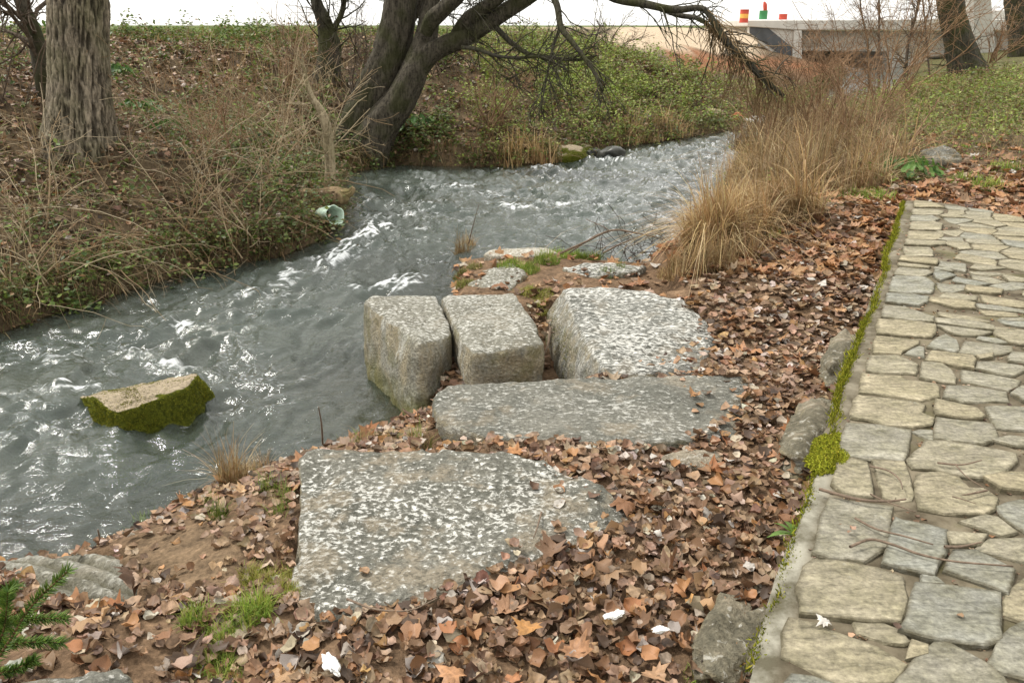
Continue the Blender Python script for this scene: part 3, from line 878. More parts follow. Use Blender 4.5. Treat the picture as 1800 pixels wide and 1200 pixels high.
bA = block('stone_block', BLK_A, 'broad stone slab speckled with white lichen, nearest the leaf-covered foreground', MB_A, 0.05, [(515, 1000, .5)], seed=1, grow=0.02)
bB = block('stone_block', BLK_B, 'long low grey stone slab lying crosswise behind the broad lichen-speckled slab', MB_B, 0.02, [(757, 783, .36)], seed=2)
bC = block('stone_block', BLK_C, 'tall stone block with a broken wedge-shaped corner standing in the stream edge', MB_C, -0.35, [(646, 662, 0.0), (722, 745, 0.0), (796, 640, .28), (752, 676, .30)], seed=3, smooth=9)
bD = block('stone_block', BLK_D, 'square chiselled stone block between the wedge-cornered block and the white one', MB_C, -0.2, [], seed=4)
bE = block('stone_block', BLK_E, 'whitest lichen-crusted stone block with a bulging mossy left flank', MB_E, -0.1, [(958, 548, .42), (978, 655, .22)], seed=5)

# mossy block in the stream
def mat_mossblock():
    t = NT('mossy_stone')
    v0 = t.coords()
    n0 = t.noise(v0, 4, 5, 0.6); n1 = t.noise(v0, 45, 5, 0.65)
    nz = t.n('SeparateXYZ', {0: t.n('NewGeometry').outputs['Normal']}).outputs[2]
    c = t.mix(t.ramp(n1, [(0.3, 0), (0.7, 1)]), (0.20, 0.165, 0.115), (0.46, 0.38, 0.27))
    m = t.ramp(t.math('ADD', nz, t.math('MULTIPLY', t.math('SUBTRACT', n0, 0.5), 0.55)), [(0.74, 1), (0.86, 0)])
    c = t.mix(m, c, t.mix(t.ramp(n1, [(0.35, 0), (0.65, 1)]), (0.035, 0.045, 0.006), (0.13, 0.14, 0.014)))
    return t.finish(c, 0.95, t.bump(n1, 0.9, 0.02), 0.15)
MOSSY = mat_mossblock()
F_TOP = [(163, 697, .23), (250, 680, .26), (343, 664, .27), (328, 682, .25), (250, 703, .23), (207, 724, .21), (188, 719, .21)]
F_WL = [(133, 697, 0), (176, 740, 0), (196, 754, 0), (300, 738, 0), (378, 697, 0), (366, 678, .05), (346, 656, .18)]
bF = block('mossy_block', F_TOP, 'moss-covered block with a bare tan top standing alone in the stream', MOSSY, -0.5, F_WL, 0.014, 7, (0.012, 0.010, 0.005), 5, cat='stone block')
# fluted slab and further stones
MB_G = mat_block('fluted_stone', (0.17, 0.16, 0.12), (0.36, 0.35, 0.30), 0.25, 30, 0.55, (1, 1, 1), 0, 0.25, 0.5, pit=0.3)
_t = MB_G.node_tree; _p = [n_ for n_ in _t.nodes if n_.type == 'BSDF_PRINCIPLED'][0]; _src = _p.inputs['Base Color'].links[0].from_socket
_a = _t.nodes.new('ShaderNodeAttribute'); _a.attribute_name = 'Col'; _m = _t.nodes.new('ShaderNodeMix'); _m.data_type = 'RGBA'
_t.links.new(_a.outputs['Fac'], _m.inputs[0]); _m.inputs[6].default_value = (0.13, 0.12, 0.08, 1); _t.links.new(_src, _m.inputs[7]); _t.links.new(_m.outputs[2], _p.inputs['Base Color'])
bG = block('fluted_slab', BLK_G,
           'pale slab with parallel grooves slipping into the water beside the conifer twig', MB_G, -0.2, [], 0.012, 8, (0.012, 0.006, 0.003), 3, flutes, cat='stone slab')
bH = block('stone_block', [(-60, 1230, .62), (45, 1192, .64), (110, 1180, .66), (190, 1166, .68), (225, 1178, .66), (250, 1215, .62), (120, 1290, .6)], 'corner of a mossy grey stone cut by the bottom edge under the conifer twig', MB_B, 0.1, [], seed=9, cat='stone block')
bI = block('flat_stone', [(985, 468, .53), (1035, 460, .58), (1090, 459, .58), (1140, 466, .56), (1120, 475, .55), (1060, 484, .55), (1020, 487, .52), (990, 480, .48)], 'flat pale slab edged with grass on the platform behind the white block', MB_E, 0.3, [], 0.014, 10, cat='stone slab')
bJ = block('flat_stone', [(850, 447, .50), (868, 433, .52), (960, 433, .53), (985, 441, .52), (940, 449, .51)], 'bright flat slab at the far edge of the platform by the water', mat_block('bright_stone', (0.40, 0.36, 0.28), (0.55, 0.52, 0.45), 0.6, 30, 0.52, ochre=0.2, moss=0.2, pit=0.1), 0.2, [], 0.014, 11, cat='stone slab')
bK = block('flat_stone', [(1158, 800, .575), (1180, 786, .58), (1255, 783, .58), (1275, 796, .575), (1250, 818, .57), (1185, 822, .57)], 'small flat buff stone half buried in leaves beside the long slab', mat_block('buff_stone', (0.23, 0.20, 0.15), (0.35, 0.31, 0.24), 0.3, 30, 0.55, ochre=0.5, moss=0.1, pit=0.2), 0.3, [], 0.014, 12, cat='stone slab')
bL = block('bank_stone', [(800, 500, .40), (838, 470, .50), (905, 462, .52), (925, 480, .52), (900, 505, .52), (850, 508, .46)], 'rough mossy stone at the corner of the platform over the rapid', MB_C, -0.1, [], 0.016, 13, (0.03, 0.015, 0.005), cat='rock')

ROCKM = mat_block('field_rock', (0.13, 0.115, 0.08), (0.26, 0.235, 0.17), 0.4, 26, 0.58, ochre=0.5, moss=0.9, pit=0.4)
def rock(name, c_, rad, label, seed, mat, yaw=0.0, cat='rock', group=None, lv=4):
    bm = bmesh.new()
    bmesh.ops.create_icosphere(bm, subdivisions=lv, radius=1.0)
    me = bpy.data.meshes.new(name); bm.to_mesh(me); bm.free()
    V, N = get_vn(me)
    V = np.sign(V) * np.abs(V) ** 0.8
    x, y, z = V.T
    d = 1 + 0.28 * fbm(x * 1.3 + seed * 3.1, y * 1.3, z * 1.3, 4, seed) + 0.06 * fbm(x * 6, y * 6, z * 6, 3, seed + 4)
    V = V * d[:, None] * np.array(rad)
    ca, sa = math.cos(yaw), math.sin(yaw)
    V = np.column_stack([V[:, 0] * ca - V[:, 1] * sa, V[:, 0] * sa + V[:, 1] * ca, V[:, 2]])
    set_v(me, V)
    o = put(name, me, mat)
    o.location = tuple(float(k) for k in c_)
    return tag(o, label, cat, group)
PYAW = math.atan2(PDIR[1], PDIR[0])
for (u_, v_, zc_, ra, lab) in [(-0.17, 2.35, .60, (.40, .14, .09), 'long mossy footing rock below the path edge beside the bright moss cushion'),
                              (-0.17, 0.62, .575, (.24, .12, .07), 'grey-green footing rock below the path edge in the near right foreground'),
                              (-0.26, 0.05, .55, (.24, .13, .09), 'mossy footing rock half under leaves at the bottom edge by the path'),
                              (-0.14, 3.4, .63, (.36, .10, .09), 'low mossy footing rock farther along the path edge')]:
    x_, y_ = path_xy(u_, v_)
    rock('footing_rock', (x_, y_, zc_), ra, lab, int(v_ * 7) + 3, ROCKM, PYAW, group='rocks along the path footing')
for (px_, py_, r_, lab) in [(1076, 272, .34, 'dark wet rock breaking the far water near the left bank'), (1042, 268, .22, 'small dark wet rock between the mossy rocks and the farthest wet rock'),
                           (1000, 276, .42, 'rounded mossy rock at the foot of the far green bank'), (1020, 266, .3, 'smaller mossy rock behind the rounded one at the far bank'), (985, 262, .36, 'dark rock above the mossy rocks at the far bank')]:
    p_ = G(px_, py_ + 4, 0.13)
    rock('stream_rock', (p_[0], p_[1], 0.17), (r_ * .8, r_ * .7, r_ * .45), lab, int(px_) % 97, MOSSY if px_ < 1030 and px_ > 990 else mat_plain('wet_rock', (0.045, 0.045, 0.038), 0.35, .4, 9, .5), 0.4, group='rocks in the far shallows', lv=3)
p_ = Tr(1650, 290)
rock('pale_rock', p_ + np.array([0, 0, .05]), (.24, .17, .14), 'pale grey rock among leaves beyond the far end of the path', 5, MB_B, 0.3)
# ------------------------------------------------------------------ trees
LAST = {}
def limb_mesh(pts, rad, sides=28, rings=60, ridge=0.06, knob=0.12, seed=0, fl=None, vstretch=1.0, kf=16):
    """pts (k,3), rad (k): a tapered, ridged limb"""
    q = resample(np.column_stack([np.asarray(pts, float), np.asarray(rad, float)]), rings)
    C, R = q[:, :3], q[:, 3]
    T, S, U = frames(C[None]); S, U = S[0], U[0]
    # carry the frame along so that it does not twist
    for i in range(1, rings):
        s = S[i - 1] - T[0, i] * np.dot(S[i - 1], T[0, i]); s /= np.linalg.norm(s)
        S[i] = s; U[i] = np.cross(s, T[0, i])
    a = np.arange(sides) * 2 * np.pi / sides
    L = np.concatenate([[0], np.cumsum(np.linalg.norm(np.diff(C, axis=0), axis=1))])
    ca, sa = np.cos(a)[None], np.sin(a)[None]
    r0 = R.mean()
    cx, sx, lz = ca + 0 * L[:, None], sa + 0 * L[:, None], L[:, None] + 0 * ca
    k = max(2.0, r0 * kf)
    d = knob * fbm(cx * 1.2, sx * 1.2, lz * 1.1, 3, seed)
    rd = fbm(cx * k, sx * k, lz * 1.8 * vstretch, 3, seed + 3)
    d = d + ridge * (1 - 2.2 * np.abs(rd))
    rr = R[:, None] * (1 + d)
    if fl is not None: rr = rr * (1 + fl(a, L / L[-1]))
    V = C[:, None, :] + rr[..., None] * (ca[..., None] * S[:, None, :] + sa[..., None] * U[:, None, :])
    idx = np.arange(rings * sides).reshape(rings, sides)
    nx_ = np.roll(idx, -1, 1)
    F = np.stack([idx[:-1], nx_[:-1], nx_[1:], idx[1:]], -1).reshape(-1, 4)
    V = np.concatenate([V.reshape(-1, 3), C[-1:]])
    F3 = np.column_stack([idx[-1], np.roll(idx[-1], -1), np.full(sides, rings * sides)])
    LAST['ridge'] = np.append((.5 + .5 * (1 - 3.2 * np.abs(rd))).ravel(), .5)
    return V, [F3, F]

def pts_at(lst, Y):
    """[(px,py[,Y])] -> points"""
    return np.array([P(p[0], p[1], p[2] if len(p) > 2 else Y) for p in lst])

def grow(starts, dirs, lens, rg, K=7, wander=0.25, droop=-0.1, up=0.0):
    """polylines (M,K,3) that wander off from starts along dirs"""
    M = len(starts)
    C = np.zeros((M, K, 3)); C[:, 0] = starts
    d = dirs / (np.linalg.norm(dirs, axis=1, keepdims=True) + 1e-9)
    st = (lens / (K - 1))[:, None]
    for i in range(1, K):
        d = d + rg.normal(0, wander, (M, 3)) * 0.6
        d[:, 2] += droop + up
        d /= np.linalg.norm(d, axis=1, keepdims=True)
        C[:, i] = C[:, i - 1] + d * st
    return C

def twigs(C, R, n_per, lens, rg, spread=1.0, K=6, wander=0.3, droop=0.0, rfac=0.5, tmin=0.15):
    """side twigs off polylines C (M,K0,3) -> C2, R2"""
    M, K0, _ = C.shape
    pi = np.repeat(np.arange(M), n_per)
    t = rg.uniform(tmin, 0.98, len(pi)) * (K0 - 1)
    i = np.minimum(t.astype(int), K0 - 2); f = (t - i)[:, None]
    st = C[pi, i] * (1 - f) + C[pi, i + 1] * f
    tg = C[pi, i + 1] - C[pi, i]; tg /= np.linalg.norm(tg, axis=1, keepdims=True) + 1e-9
    dv = tg + rg.normal(0, spread * 0.75, (len(pi), 3))
    ln = lens * rg.uniform(0.45, 1.25, len(pi)) * (1.15 - 0.5 * t / (K0 - 1))
    C2 = grow(st, dv, ln, rg, K, wander, droop)
    r0 = (R[pi, i] * (1 - f[:, 0]) + R[pi, i + 1] * f[:, 0]) * rfac
    R2 = r0[:, None] * np.linspace(1, 0.35, K)[None]
    return C2, R2

BARK_POPLAR = mat_bark('furrowed_bark', (0.05, 0.042, 0.031), (0.25, 0.21, 0.155), (0.10, 0.105, 0.04), 0.35, furrow=True)
BARK_WILLOW = mat_bark('willow_bark', (0.018, 0.015, 0.011), (0.085, 0.074, 0.055), (0.035, 0.038, 0.012), 0.7)
BARK_DARK = mat_bark('dark_bark', (0.02, 0.018, 0.014), (0.075, 0.068, 0.05), (0.05, 0.055, 0.012), 0.6)
BARK_TWIG = mat_bark('twig_bark', (0.055, 0.042, 0.032), (0.13, 0.10, 0.075), (0.1, 0.09, 0.05), 0.2)
rt = np.random.default_rng(5)

def crown(tree, seeds_C, seeds_R, n1, l1, n2, l2, seed, mat, droop=-0.05, name='crown', mn=0.004):
    rg = np.random.default_rng(seed)
    C2, R2 = twigs(seeds_C, seeds_R, n1, l1, rg, 1.0, 7, 0.28, droop, 0.45)
    C3, R3 = twigs(C2, R2, n2, l2, rg, 1.0, 6, 0.3, droop, 0.6)
    b = Bag()
    b.add(*multi_tube(C2, np.maximum(R2, mn * 1.3), 4)); b.add(*multi_tube(C3, np.maximum(R3, mn), 3))
    return tag(b.build(name, mat, tree), kind='stuff')

# the big poplar on the left bank
base = Tr(138, 262)
pop = empty('poplar_tree', base, 'thick upright furrowed trunk on the left bank beside the left edge', 'tree')
YP = base[1]
def flare(a, t):
    f = np.clip(1 - t / 0.22, 0, 1)[:, None] ** 1.6
    return f * (0.32 + 0.16 * np.cos(a * 5 + 1.0)[None] + 0.12 * np.cos(a * 3)[None])
tp = pts_at([(140, 285), (140, 210), (140, 110), (141, 0), (142, -130), (144, -330), (146, -520)], YP)
V, F = limb_mesh(tp, [.36, .335, .315, .31, .295, .26, .2], 190, 160, 0.065, 0.05, 3, flare, 2.6, 36)
mk('trunk', V, F, BARK_POPLAR, pop, np.repeat(np.clip(LAST['ridge'], 0, 1)[:, None], 3, 1))
lbs = []
for (a_, b_, r_) in [((143, -300), (-120, -700), .1), ((144, -360), (380, -760), .11), ((145, -440), (60, -900), .1), ((146, -500), (260, -1000), .13)]:
    q = pts_at([a_, ((a_[0] + b_[0]) / 2 - 20, (a_[1] + b_[1]) / 2 - 10), b_], YP); q[:, 1] += np.array([0, .4, -.5])
    V, F = limb_mesh(q, [r_, r_ * .7, r_ * .3], 14, 24, 0.03, 0.08, 4)
    mk('limb', V, F, BARK_POPLAR, pop); lbs.append(resample(q, 8))
lbs = np.array(lbs); crown(pop, lbs, np.tile(np.linspace(.07, .02, 8), (len(lbs), 1)), 10, 1.5, 6, .6, 31, BARK_TWIG)

# slim leaning tree at the left edge
base = Tr(85, 175)
slim = empty('slim_tree', base, 'slim tree leaning left at the left edge behind the poplar trunk', 'tree')
q = pts_at([(88, 185), (74, 110), (58, 50), (34, -5), (0, -90), (-30, -200)], base[1])
V, F = limb_mesh(q, [.14, .12, .09, .08, .065, .05], 20, 60, 0.04, 0.1, 6); mk('trunk', V, F, BARK_WILLOW, slim)
crown(slim, resample(q, 9)[None], np.linspace(.09, .05, 9)[None], 22, 1.3, 7, .5, 32, BARK_TWIG, -0.03)

# the forked willow over the water
base = Tr(640, 262)
YW = base[1] + 0.25
wil = empty('willow_tree', (base[0], base[1], base[2]), 'big dark willow forking low over the stream with limbs reaching right', 'tree')
V, F = limb_mesh(pts_at([(612, 300), (628, 235), (655, 165), (684, 95), (702, 20), (712, -60), (720, -240), (735, -420)], YW), [.50, .40, .33, .31, .285, .27, .22, .16], 64, 120, 0.055, 0.10, 11); mk('trunk', V, F, BARK_WILLOW, wil)
V, F = limb_mesh(pts_at([(640, 290, YW - .2), (662, 232, YW - .25), (700, 180, YW - .3), (728, 125, YW - .3), (748, 70, YW - .2), (757, 10, YW), (764, -70, YW), (775, -240, YW + .3)], YW), [.46, .36, .29, .245, .20, .155, .13, .1], 56, 110, 0.05, 0.10, 13); mk('trunk', V, F, BARK_WILLOW, wil)
LIMBS = [
 ([(726, 128), (752, 98), (780, 82), (818, 66), (860, 40), (912, 6), (960, -30), (1040, -75)], [.2, .19, .17, .17, .155, .14, .12, .08], -0.3),
 ([(800, 62), (822, 38), (845, 20), (880, -5), (930, -60)], [.1, .13, .12, .11, .09], -0.4),
 ([(748, 58), (762, 34), (785, 14), (815, -15), (860, -80)], [.11, .13, .125, .11, .09], -0.5),
 ([(716, 40), (735, 10), (742, -30), (745, -120)], [.1, .09, .08, .06], .3),
 ([(868, 44), (900, 76), (930, 95), (965, 100), (1010, 104), (1045, 96)], [.05, .045, .035, .03, .025, .015], -0.5),
 ([(812, 84), (838, 86), (872, 97), (905, 100), (950, 99), (990, 118)], [.035, .035, .03, .028, .022, .014], -0.8),
 ([(968, -15), (979, 12), (984, 48), (1000, 70), (1020, 97), (1038, 124), (1050, 152)], [.06, .055, .05, .045, .035, .03, .022], -1.0),
 ([(1000, -60), (1070, -6), (1130, 8), (1180, 18), (1222, 16), (1240, 40), (1256, 70), (1285, 104), (1312, 132), (1340, 160)], [.085, .075, .065, .06, .05, .05, .055, .055, .045, .03], -1.2),
 ([(1160, 16), (1190, 28), (1220, 35), (1245, 62), (1262, 88)], [.04, .04, .035, .03, .02], -1.0),
 ([(984, 50), (972, 80), (962, 118), (955, 150), (945, 190)], [.03, .025, .02, .015, .01], -0.9)]
seedsC, seedsR = [], []
for (pl, rl, off) in LIMBS:
    q = pts_at(pl, YW + off)
    q[:, 1] += np.linspace(0, off, len(q))
    V, F = limb_mesh(q, rl, 22 if rl[0] > .1 else 9, 40, 0.04, 0.12, int(abs(pl[0][0])) % 50); mk('limb', V, F, BARK_WILLOW if rl[0] > .09 else BARK_DARK, wil)
    r_ = resample(np.column_stack([q, rl]), 9); seedsC.append(r_[:, :3]); seedsR.append(r_[:, 3])
seedsC, seedsR = np.array(seedsC), np.array(seedsR)
crown(wil, seedsC, np.minimum(seedsR, .03), 14, 0.95, 6, .42, 33, BARK_DARK, -0.06, mn=.0055)
# vine tangle on the drooping limb
rg = np.random.default_rng(8)
dl_ = seedsC[7]
NV = 190
pi = rg.integers(4, 8, NV); f = rg.uniform(0, 1, (NV, 1))
st = dl_[pi] * (1 - f) + dl_[pi + 1] * f + rg.normal(0, .07, (NV, 3))
Cv = grow(st, np.column_stack([rg.normal(.25, .35, NV), rg.normal(0, .3, NV), rg.normal(-.6, .4, NV)]), rg.uniform(.25, 1.1, NV), rg, 7, .35, -0.16)
b = Bag(); b.add(*multi_tube(Cv, np.full((NV, 7), .0065) * np.linspace(1.3, .6, 7)[None], 3), np.array([.22, .15, .075])); tag(b.build('vine', DRYSTEM, wil), kind='stuff')

# short crooked tree behind the bare bushes
base = Tr(572, 140)
crk = empty('crooked_tree', base, 'short crooked dark tree on the bank top left of the willow', 'tree')
q = pts_at([(560, 190), (574, 130), (578, 85), (570, 40), (556, 5), (545, -50), (548, -120)], base[1])
V, F = limb_mesh(q, [.34, .27, .22, .15, .11, .09, .06], 30, 60, 0.05, 0.16, 17); mk('trunk', V, F, BARK_DARK, crk)
q2 = pts_at([(578, 80), (590, 45), (602, 20), (612, -40)], base[1]); V, F = limb_mesh(q2, [.08, .06, .05, .03], 12, 24, .04, .1, 18); mk('limb', V, F, BARK_DARK, crk)
crown(crk, np.array([resample(q, 9), resample(q2, 9)]), np.array([np.linspace(.05, .03, 9)] * 2), 16, 1.2, 7, .5, 34, BARK_DARK, 0.02)

# trees on the right
base = Tr(1698, 142)
rgt = empty('mossy_tree', base, 'dark mossy trunk leaning left above the right bank undergrowth', 'tree')
q = pts_at([(1712, 165), (1700, 125), (1688, 80), (1676, 35), (1668, -10), (1655, -90), (1640, -260)], base[1])
V, F = limb_mesh(q, [.66, .52, .42, .40, .40, .36, .25], 70, 110, 0.06, 0.08, 19, lambda a, t: np.clip(1 - t / .35, 0, 1)[:, None] ** 1.5 * (.22 + .2 * np.cos(a * 4 + 2)[None])); mk('trunk', V, F, BARK_DARK, rgt)
q2 = pts_at([(1660, 100), (1640, 102), (1622, 98)], base[1]); V, F = limb_mesh(q2, [.06, .045, .03], 9, 14, .04, .1, 20); mk('limb', V, F, BARK_DARK, rgt)
crown(rgt, np.array([resample(q, 9)]), np.linspace(.05, .04, 9)[None], 22, 1.5, 8, .6, 35, BARK_DARK, -0.05)
base = Tr(1790, 100)
rg2 = empty('shaded_tree', base, 'dark trunk cut by the right edge behind the mossy trunk', 'tree')
q = pts_at([(1800, 140), (1796, 70), (1790, 20), (1784, -40), (1775, -200)], base[1] + .6); V, F = limb_mesh(q, [.75, .62, .58, .55, .4], 48, 80, .06, .08, 23); mk('trunk', V, F, BARK_DARK, rg2)
crown(rg2, np.array([resample(q, 9)]), np.linspace(.05, .04, 9)[None], 22, 1.5, 9, .7, 36, BARK_TWIG, -0.1)
for (px_, py_, tx, r_, lab) in [(1528, 150, 1512, .05, 'thin grey sapling rising in front of the bridge, left of three'), (1545, 152, 1545, .06, 'thin forked sapling in front of the bridge beside the grey one'),
                               (1592, 160, 1615, .055, 'pale sapling leaning right between the bridge and the mossy trunk'), (1634, 125, 1622, .045, 'slim dark sapling touching the left side of the mossy trunk')]:
    base = Tr(px_, py_); t_ = empty('sapling', base, lab, 'sapling', 'saplings by the bridge')
    q = pts_at([(px_, py_ + 8), (px_ * .6 + tx * .4 + rt.uniform(-6, 6), py_ * .5), (tx, 0), (tx + rt.uniform(-15, 15), -120)], base[1])
    V, F = limb_mesh(q, [r_, r_ * .9, r_ * .7, r_ * .5], 9, 30, .03, .1, 25); mk('stem', V, F, BARK_TWIG, t_)
    crown(t_, np.array([resample(q, 9)]), np.linspace(r_, r_ * .5, 9)[None], 26, .95, 8, .5, int(px_), BARK_TWIG, -0.1, 'twigs', .005)
# bent sapling by the log
base = Tr(578, 335)
bs = empty('bent_sapling', base, 'bent bare sapling with a stout pale stem beside the fallen log', 'sapling')
q = pts_at([(579, 345), (580, 290), (576, 235), (566, 200), (548, 170), (535, 130)], base[1] - .55)
V, F = limb_mesh(q, [.085, .075, .072, .06, .04, .025], 12, 40, .03, .1, 27)
PALEBARK = mat_bark('pale_bark', (0.17, 0.135, 0.08), (0.36, 0.30, 0.20), (0.18, 0.17, 0.07), 0.4); mk('stem', V, F, PALEBARK, bs)
Cq = np.array([resample(q, 9)]); crown(bs, Cq, np.linspace(.04, .02, 9)[None], 16, .8, 5, .35, 37, PALEBARK, 0.02, 'twigs', .004)

# driftwood log
lg = Tr(545, 362)
log = empty('fallen_log', lg, 'thick driftwood log with a broken forked end lying at the left waterline', 'log')
V, F = limb_mesh(pts_at([(470, 375), (505, 362), (530, 350), (556, 344), (585, 345), (612, 340), (622, 330)], lg[1] - .05), [.05, .09, .13, .085, .115, .06, .03], 40, 70, .16, .35, 29)
LOGM = mat_bark('driftwood', (0.07, 0.048, 0.028), (0.27, 0.195, 0.115), (0.10, 0.11, 0.02), 0.6, 0.6); mk('trunk', V, F, LOGM, log)
V, F = limb_mesh(pts_at([(588, 345), (602, 350), (612, 354)], lg[1] - .1), [.10, .075, .04], 16, 14, .05, .1, 30); mk('limb', V, F, LOGM, log)
# ------------------------------------------------------------------ leaves and blades
def leaf_ovate(curl=0.3, fold=0.35, w=0.42, seed=0, nc=2):
    """nc columns on each side of the midrib"""
    rg = np.random.default_rng(seed)
    ts = np.array([0, .10, .30, .55, .78, .93, 1.0]); ws = w * np.array([.10, .62, 1.0, .92, .55, .22, .02])
    V = []
    for t, k in zip(ts, ws):
        z = curl * (t - .5) ** 2 + rg.normal(0, .015)
        for c in np.linspace(-1, 1, 2 * nc + 1):
            V.append((c * k, t - .5 + .05 * abs(c) * (1 - t), z + fold * abs(c) ** 1.5 * k + (rg.normal(0, .035) if c else 0)))
    F = []; m = 2 * nc + 1
    for i in range(len(ts) - 1):
        for j in range(2 * nc):
            a = i * m + j
            F.append((a, a + 1, a + m + 1, a + m))
    return np.array(V), np.array(F)

def leaf_lobed(curl=0.35, seed=0):
    rg = np.random.default_rng(seed)
    ang = np.radians([-90, -62, -40, -28, -8, 10, 26, 40, 58, 74, 90, 106, 122, 140, 154, 170, 188, 208, 220, 242])
    rad = np.array([.14, .34, .30, .50, .34, .62, .44, .36, .50, .46, .72, .46, .50, .36, .44, .62, .34, .50, .30, .34])
    V = [(0, 0, -.02)]; k = 1 + rg.normal(0, .06, len(ang))
    for a, r in zip(ang, rad * k):
        V.append((.45 * r * math.cos(a), .45 * r * math.sin(a), .02 + rg.normal(0, .015)))
    for a, r in zip(ang, rad * k):
        V.append((r * math.cos(a), r * math.sin(a), curl * r * r * (1 + .8 * math.sin(2 * a + seed)) + rg.normal(0, .04)))
    n = len(ang); F = []
    F3 = [(0, 1 + i, 1 + (i + 1) % n) for i in range(n)]
    for i in range(n):
        a, b_ = 1 + i, 1 + (i + 1) % n
        F3 += [(a, a + n, b_), (b_, a + n, b_ + n)]
    return np.array(V), np.array(F3)

OV0 = [leaf_ovate(.5, .3, .40, 1), leaf_ovate(-.5, .5, .46, 2), leaf_ovate(.9, .15, .36, 3), leaf_ovate(.3, -.4, .50, 4), leaf_ovate(1.3, .5, .42, 5)]
def crumpled(t, seed, amt):
    rg = np.random.default_rng(seed); V = t[0].copy()
    V[:, 2] += amt * fbm(V[:, 0] * 3 + seed * 7.3, V[:, 1] * 3, 0, 2, seed)
    V[:, 0] += .05 * fbm(V[:, 0] * 4, V[:, 1] * 4 + seed * 3.1, 0, 2, seed + 1); V[:, 1] += .05 * fbm(V[:, 0] * 4 + seed * 5.1, V[:, 1] * 4, 0, 2, seed + 2)
    a = rg.uniform(-.5, .9); V[:, 2] += a * V[:, 0] * V[:, 1] + rg.uniform(-.2, .9) * V[:, 0] ** 2
    return V, t[1]
OV = [crumpled(OV0[k % 5], k, .20) for k in range(11)]
OVS = []
for k_, (cu_, fo_, wd_) in enumerate([(.6, .3, .40), (-.6, .5, .46), (1.0, .2, .36), (.4, -.4, .48), (1.2, .6, .42)]):
    V_ = []
    for t_, s_ in ((0, .06), (.3, 1.0), (.72, .75), (1.0, .04)):
        for c_ in (-1, 0, 1): V_.append((c_ * wd_ * s_, t_ - .5, cu_ * (t_ - .5) ** 2 + fo_ * abs(c_) * wd_ * s_))
    OVS.append(crumpled((np.array(V_), np.array([(i_ * 3 + j_, i_ * 3 + j_ + 1, i_ * 3 + j_ + 4, i_ * 3 + j_ + 3) for i_ in range(3) for j_ in range(2)])), k_ + 30, .2))
LB = [leaf_lobed(.4, 1), leaf_lobed(-.5, 2), leaf_lobed(.8, 3)]
DRYCOL = np.array([(.31, .185, .105), (.40, .25, .145), (.48, .32, .20), (.20, .115, .068), (.54, .37, .245), (.50, .27, .11), (.60, .48, .36), (.42, .26, .165), (.66, .58, .49), (.36, .19, .09), (.11, .065, .042)]) * .86
DRYW = np.array([.15, .15, .13, .14, .10, .05, .06, .09, .04, .08, .08]); DRYW = DRYW / DRYW.sum()

def pick_cols(n, pal, w, rg, jit=.12):
    c_ = pal[rg.choice(len(pal), n, p=w)]
    return np.clip(c_ * (1 + rg.normal(0, jit, (n, 1))) * (1 + rg.normal(0, .04, (n, 3))), .01, .9)

def leaf_bag(bag, temps, x, y, z, size, rg, cols, tilt=.45):
    n = len(x); w_ = rg.integers(0, len(temps), n)
    R = rotmats(rg.uniform(0, 6.283, n), np.abs(rg.normal(0, tilt, n)), rg.uniform(0, 6.283, n)) * size[:, None, None]
    for k, (tv, tf) in enumerate(temps):
        m = w_ == k
        if not m.any(): continue
        V, F = stamp(tv, tf, np.column_stack([x, y, z])[m], R[m])
        c_ = np.repeat(cols[m], len(tv), 0)
        bag.add(V, F, c_)

def blades(bases, rg, hgt, width, cols, lean=.5, K=5, droop=.5, dirs=None):
    n = len(bases)
    a = rg.uniform(0, 6.283, n)
    d = np.column_stack([np.cos(a), np.sin(a)]) * (np.abs(rg.normal(0, lean, n)))[:, None]
    if dirs is not None: d = d + dirs
    t = np.linspace(0, 1, K)
    C = np.zeros((n, K, 3))
    C[:, :, :2] = bases[:, None, :2] + d[:, None, :] * (t ** 1.6)[None, :, None] * hgt[:, None, None]
    C[:, :, 2] = bases[:, None, 2] + hgt[:, None] * (t - droop * t ** 2.4 * np.clip(np.linalg.norm(d, axis=1), 0, 1.2)[:, None])
    W = width[:, None] * np.linspace(1, .15, K)[None]
    b_ = a + 1.57 + rg.normal(0, .5, n)
    D = np.column_stack([np.cos(b_), np.sin(b_), np.zeros(n)])
    V, F = ribbons(C, W, D)
    return V, F, np.repeat(cols, K * 2, 0)

# ------------------------------------------------------------------ undergrowth of the banks
rv = np.random.default_rng(21)
def bank_pts(n, side, rg, dmax=9, ymin=5.5, ymax=31, xr=(-13, 16)):
    x = rg.uniform(xr[0], xr[1], n * 6); y = rg.uniform(ymin, ymax, n * 6)
    inw_ = in_poly(x, y, WATERPOLY); dl_ = poly_dist(x, y, LEFT); dr_ = poly_dist(x, y, RIGHT)
    m = ~inw_ & ((dl_ < dr_) if side == 'L' else (dr_ < dl_)) & (np.minimum(dl_, dr_) < dmax)
    # keep what lies about the view
    q = to_px(np.column_stack([x, y, np.full(len(x), 1.0)]))
    m &= (q[:, 0] > -250) & (q[:, 0] < 2050)
    x, y = x[m][:n], y[m][:n]
    z = H(x, y)
    return x, y, z, np.where(side == 'L', poly_dist(x, y, LEFT), poly_dist(x, y, RIGHT)), to_px(np.column_stack([x, y, z]))

